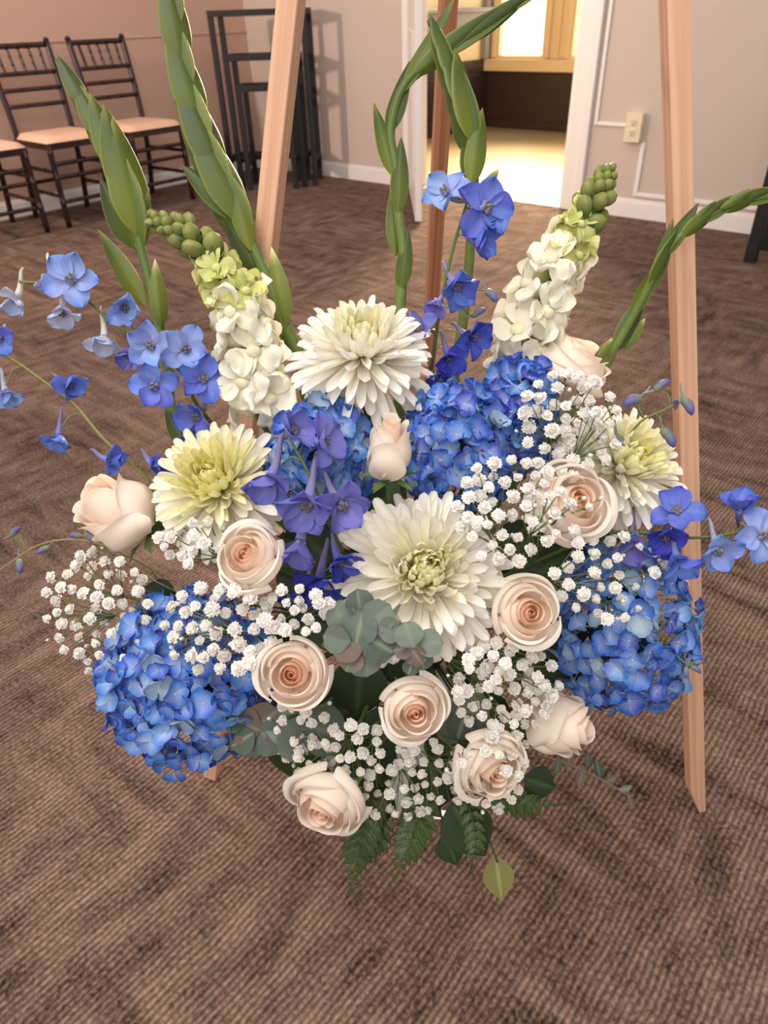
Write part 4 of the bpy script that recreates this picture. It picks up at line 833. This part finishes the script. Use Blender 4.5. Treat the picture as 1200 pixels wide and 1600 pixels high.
eucalyptus([(470, 1120, 0.74), (430, 1130, 0.715), (395, 1138, 0.69)], [(385, 1135, 56, 160, 0.3), (410, 1130, 60, 40, 0.2), (420, 1152, 56, -30, 0.2), (380, 1155, 44, 210, 0.3), (398, 1160, 44, -70, 0.2), (440, 1135, 60, 10, 0.0), (368, 1128, 34, 170, 0.3), (460, 1150, 70, -40, 0.0), (500, 1140, 80, -10, 0.0)],
           'eucalyptus tip at the right lower rim of the big left hydrangea', 73)
eucalyptus([(690, 1040, 0.72), (715, 1080, 0.70), (730, 1110, 0.685)], [(716, 1102, 44, 140, 0.2), (736, 1096, 44, 40, 0.2), (722, 1132, 48, -110, 0.3), (745, 1118, 40, -20, 0.2), (705, 1140, 46, -140, 0.2)],
           'dark eucalyptus tip between the lower blush roses', 74)
r_ = eucalyptus([(840, 1180, 0.78), (890, 1195, 0.80), (940, 1218, 0.81), (985, 1245, 0.815)], [(889, 1190, 36, 85, 0.1), (908, 1214, 34, 75, 0.1), (918, 1190, 26, 80, 0.0), (936, 1205, 36, 100, 0.2), (951, 1220, 28, 20, 0.1), (962, 1214, 18, 50, 0.2), (976, 1232, 24, 10, 0.1), (984, 1250, 22, -70, 0.2), (872, 1195, 30, -100, 0.1)],
           'thin eucalyptus sprig trailing over the carpet at the lower right', 75, 0.45)
# ferns
PIN = leaf_mesh('leaflet', 1.0, 0.20, srgb(66, 84, 36), srgb(86, 104, 48), 0.2, -0.5, None, 0.3, 8, 0.35, 0.3)
def fern(path, wpx, n, label, seed, tone=None):
    rnd = random.Random(seed); P = [at(*q) for q in path]; r = thing('fern_frond', P[0], label, 'fern', 'leatherleaf fern fronds'); stem(r, P, 0.0012, 0.0005, 'midrib', G1, G1, 5)
    C = catmull(P, 12); nC = len(C)-1; d0 = path[-1][2]
    for i in range(n):
        t = 0.12+0.85*i/(n-1); f = min(nC-0.001, t*nC); k = int(f); p = C[k].lerp(C[k+1], f-k); tg = (C[k+1]-C[k]).normalized(); sd = tg.cross(-FWD).normalized()
        ln = px2m(wpx, d0)*(math.sin(min(1, (1.02-t)*1.6)*PI/2))*rnd.uniform(0.88, 1.1)
        for s in (-1, 1):
            d = (sd*s+tg*0.85+FWD*rnd.uniform(-.25, .25)).normalized(); child(r, 'leaflet', PIN, along(d, -FWD+UPV*0.5, p, ln*1.15, ln, ln))
    tgl = (C[-1]-C[-2]).normalized(); child(r, 'leaflet', PIN, along(tgl, -FWD, C[-1]-tgl*0.002, 0.010, 0.013, 0.013))
    return r
fern([(590, 1215, 0.77), (575, 1270, 0.745), (560, 1330, 0.735), (547, 1388, 0.735)], 44, 11, 'fern frond hanging lowest, just right of the lowest rose', 81)
fern([(650, 1215, 0.76), (655, 1270, 0.74), (640, 1320, 0.73), (620, 1366, 0.73)], 44, 10, 'fern frond hanging under the middle of the spray', 82)
fern([(715, 1215, 0.75), (735, 1270, 0.72), (742, 1315, 0.71), (738, 1350, 0.71)], 28, 9, 'narrow fern frond lying over the broad dark leaf', 83)
fern([(740, 1225, 0.76), (785, 1248, 0.75), (825, 1260, 0.75), (868, 1258, 0.755)], 32, 9, 'fern frond pointing right below the lower right rose', 84)
fern([(560, 1170, 0.75), (520, 1180, 0.735), (490, 1185, 0.73), (468, 1190, 0.73)], 22, 7, 'small fern frond behind the bottom left blossoms', 85)
fern([(610, 1240, 0.77), (600, 1290, 0.755), (592, 1320, 0.75), (588, 1340, 0.75)], 26, 7, 'short fern frond between the two hanging ferns', 86)
LF_D = leaf_mesh('blade', 1.0, 0.40, srgb(44, 62, 34), srgb(70, 90, 48), 0.12, -0.5)
LF_L = leaf_mesh('blade', 1.0, 0.36, srgb(128, 126, 74), srgb(158, 154, 102), 0.10, -0.35)
def leaf(px, py, dep, lpx, ang, label, me=None, tilt=0.15, roll=0.0, wsc=1.0, group=None, face=None):
    a = math.radians(ang); d = (RGT*math.cos(a)+UPV*math.sin(a)-FWD*tilt).normalized(); s = px2m(lpx, dep); p = at(px, py, dep)-d*s*0.5
    r = thing('leaf', p, label, 'leaf', group); child(r, 'blade', me or LF_D, along(d, (face or -FWD)+RGT*roll, p, s*wsc, s, s))
    stem(r, [entry(p, 0.04), p.lerp(FC, 0.3), p, p+d*s*0.06], 0.0012, 0.001, 'petiole', GD, G1, 5, 4); return r
leaf(733, 1302, 0.735, 108, -58, 'broad dark green leaf at the bottom under the narrow fern')
leaf(780, 1376, 0.750, 72, -82, 'single light olive leaf hanging lowest at the bottom right', LF_L, wsc=0.95)
leaf(845, 1226, 0.765, 56, -20, 'round dark green leaf below the sideways right rose', wsc=1.3)
leaf(246, 928, 0.745, 62, 165, 'dark green leaf at the upper left rim of the big left hydrangea', roll=0.2)
leaf(222, 962, 0.765, 60, 215, 'pale grey green leaf behind the left rim of the big left hydrangea', LF_L)
leaf(600, 790, 0.70, 90, 60, 'dark green leaf under the white rose bud')
leaf(705, 1330, 0.76, 60, -70, 'small dark leaf behind the broad bottom leaf')
leaf(795, 560, 0.75, 34, 60, 'small green leaf at the foot of the right snapdragon', roll=0.2)
leaf(775, 566, 0.75, 30, 120, 'tiny green leaf left of the right snapdragon foot')
leaf(590, 1265, 0.775, 70, -95, 'dark leaf hanging behind the bottom ferns')
fills = [(460, 985), (560, 1080), (520, 1120), (600, 1150), (700, 1170), (760, 1120), (850, 1050), (900, 1040), (470, 900), (560, 900), (740, 1040), (800, 1150), (640, 1040), (870, 880), (820, 850), (430, 1080), (680, 1230), (580, 1200), (480, 840), (930, 850), (760, 900), (880, 990), (540, 1160), (460, 1180)]
for i, (x, y) in enumerate(fills):
    rn = random.Random(i); leaf(x, y, 0.745+rn.uniform(-.015, .02), rn.uniform(90, 120), math.degrees(math.atan2(940-y, x-630))+rn.uniform(-40, 40), 'dark green backing leaf deep in the gaps between the flowers', tilt=rn.uniform(-.1, .2), group='backing leaves deep in the spray')
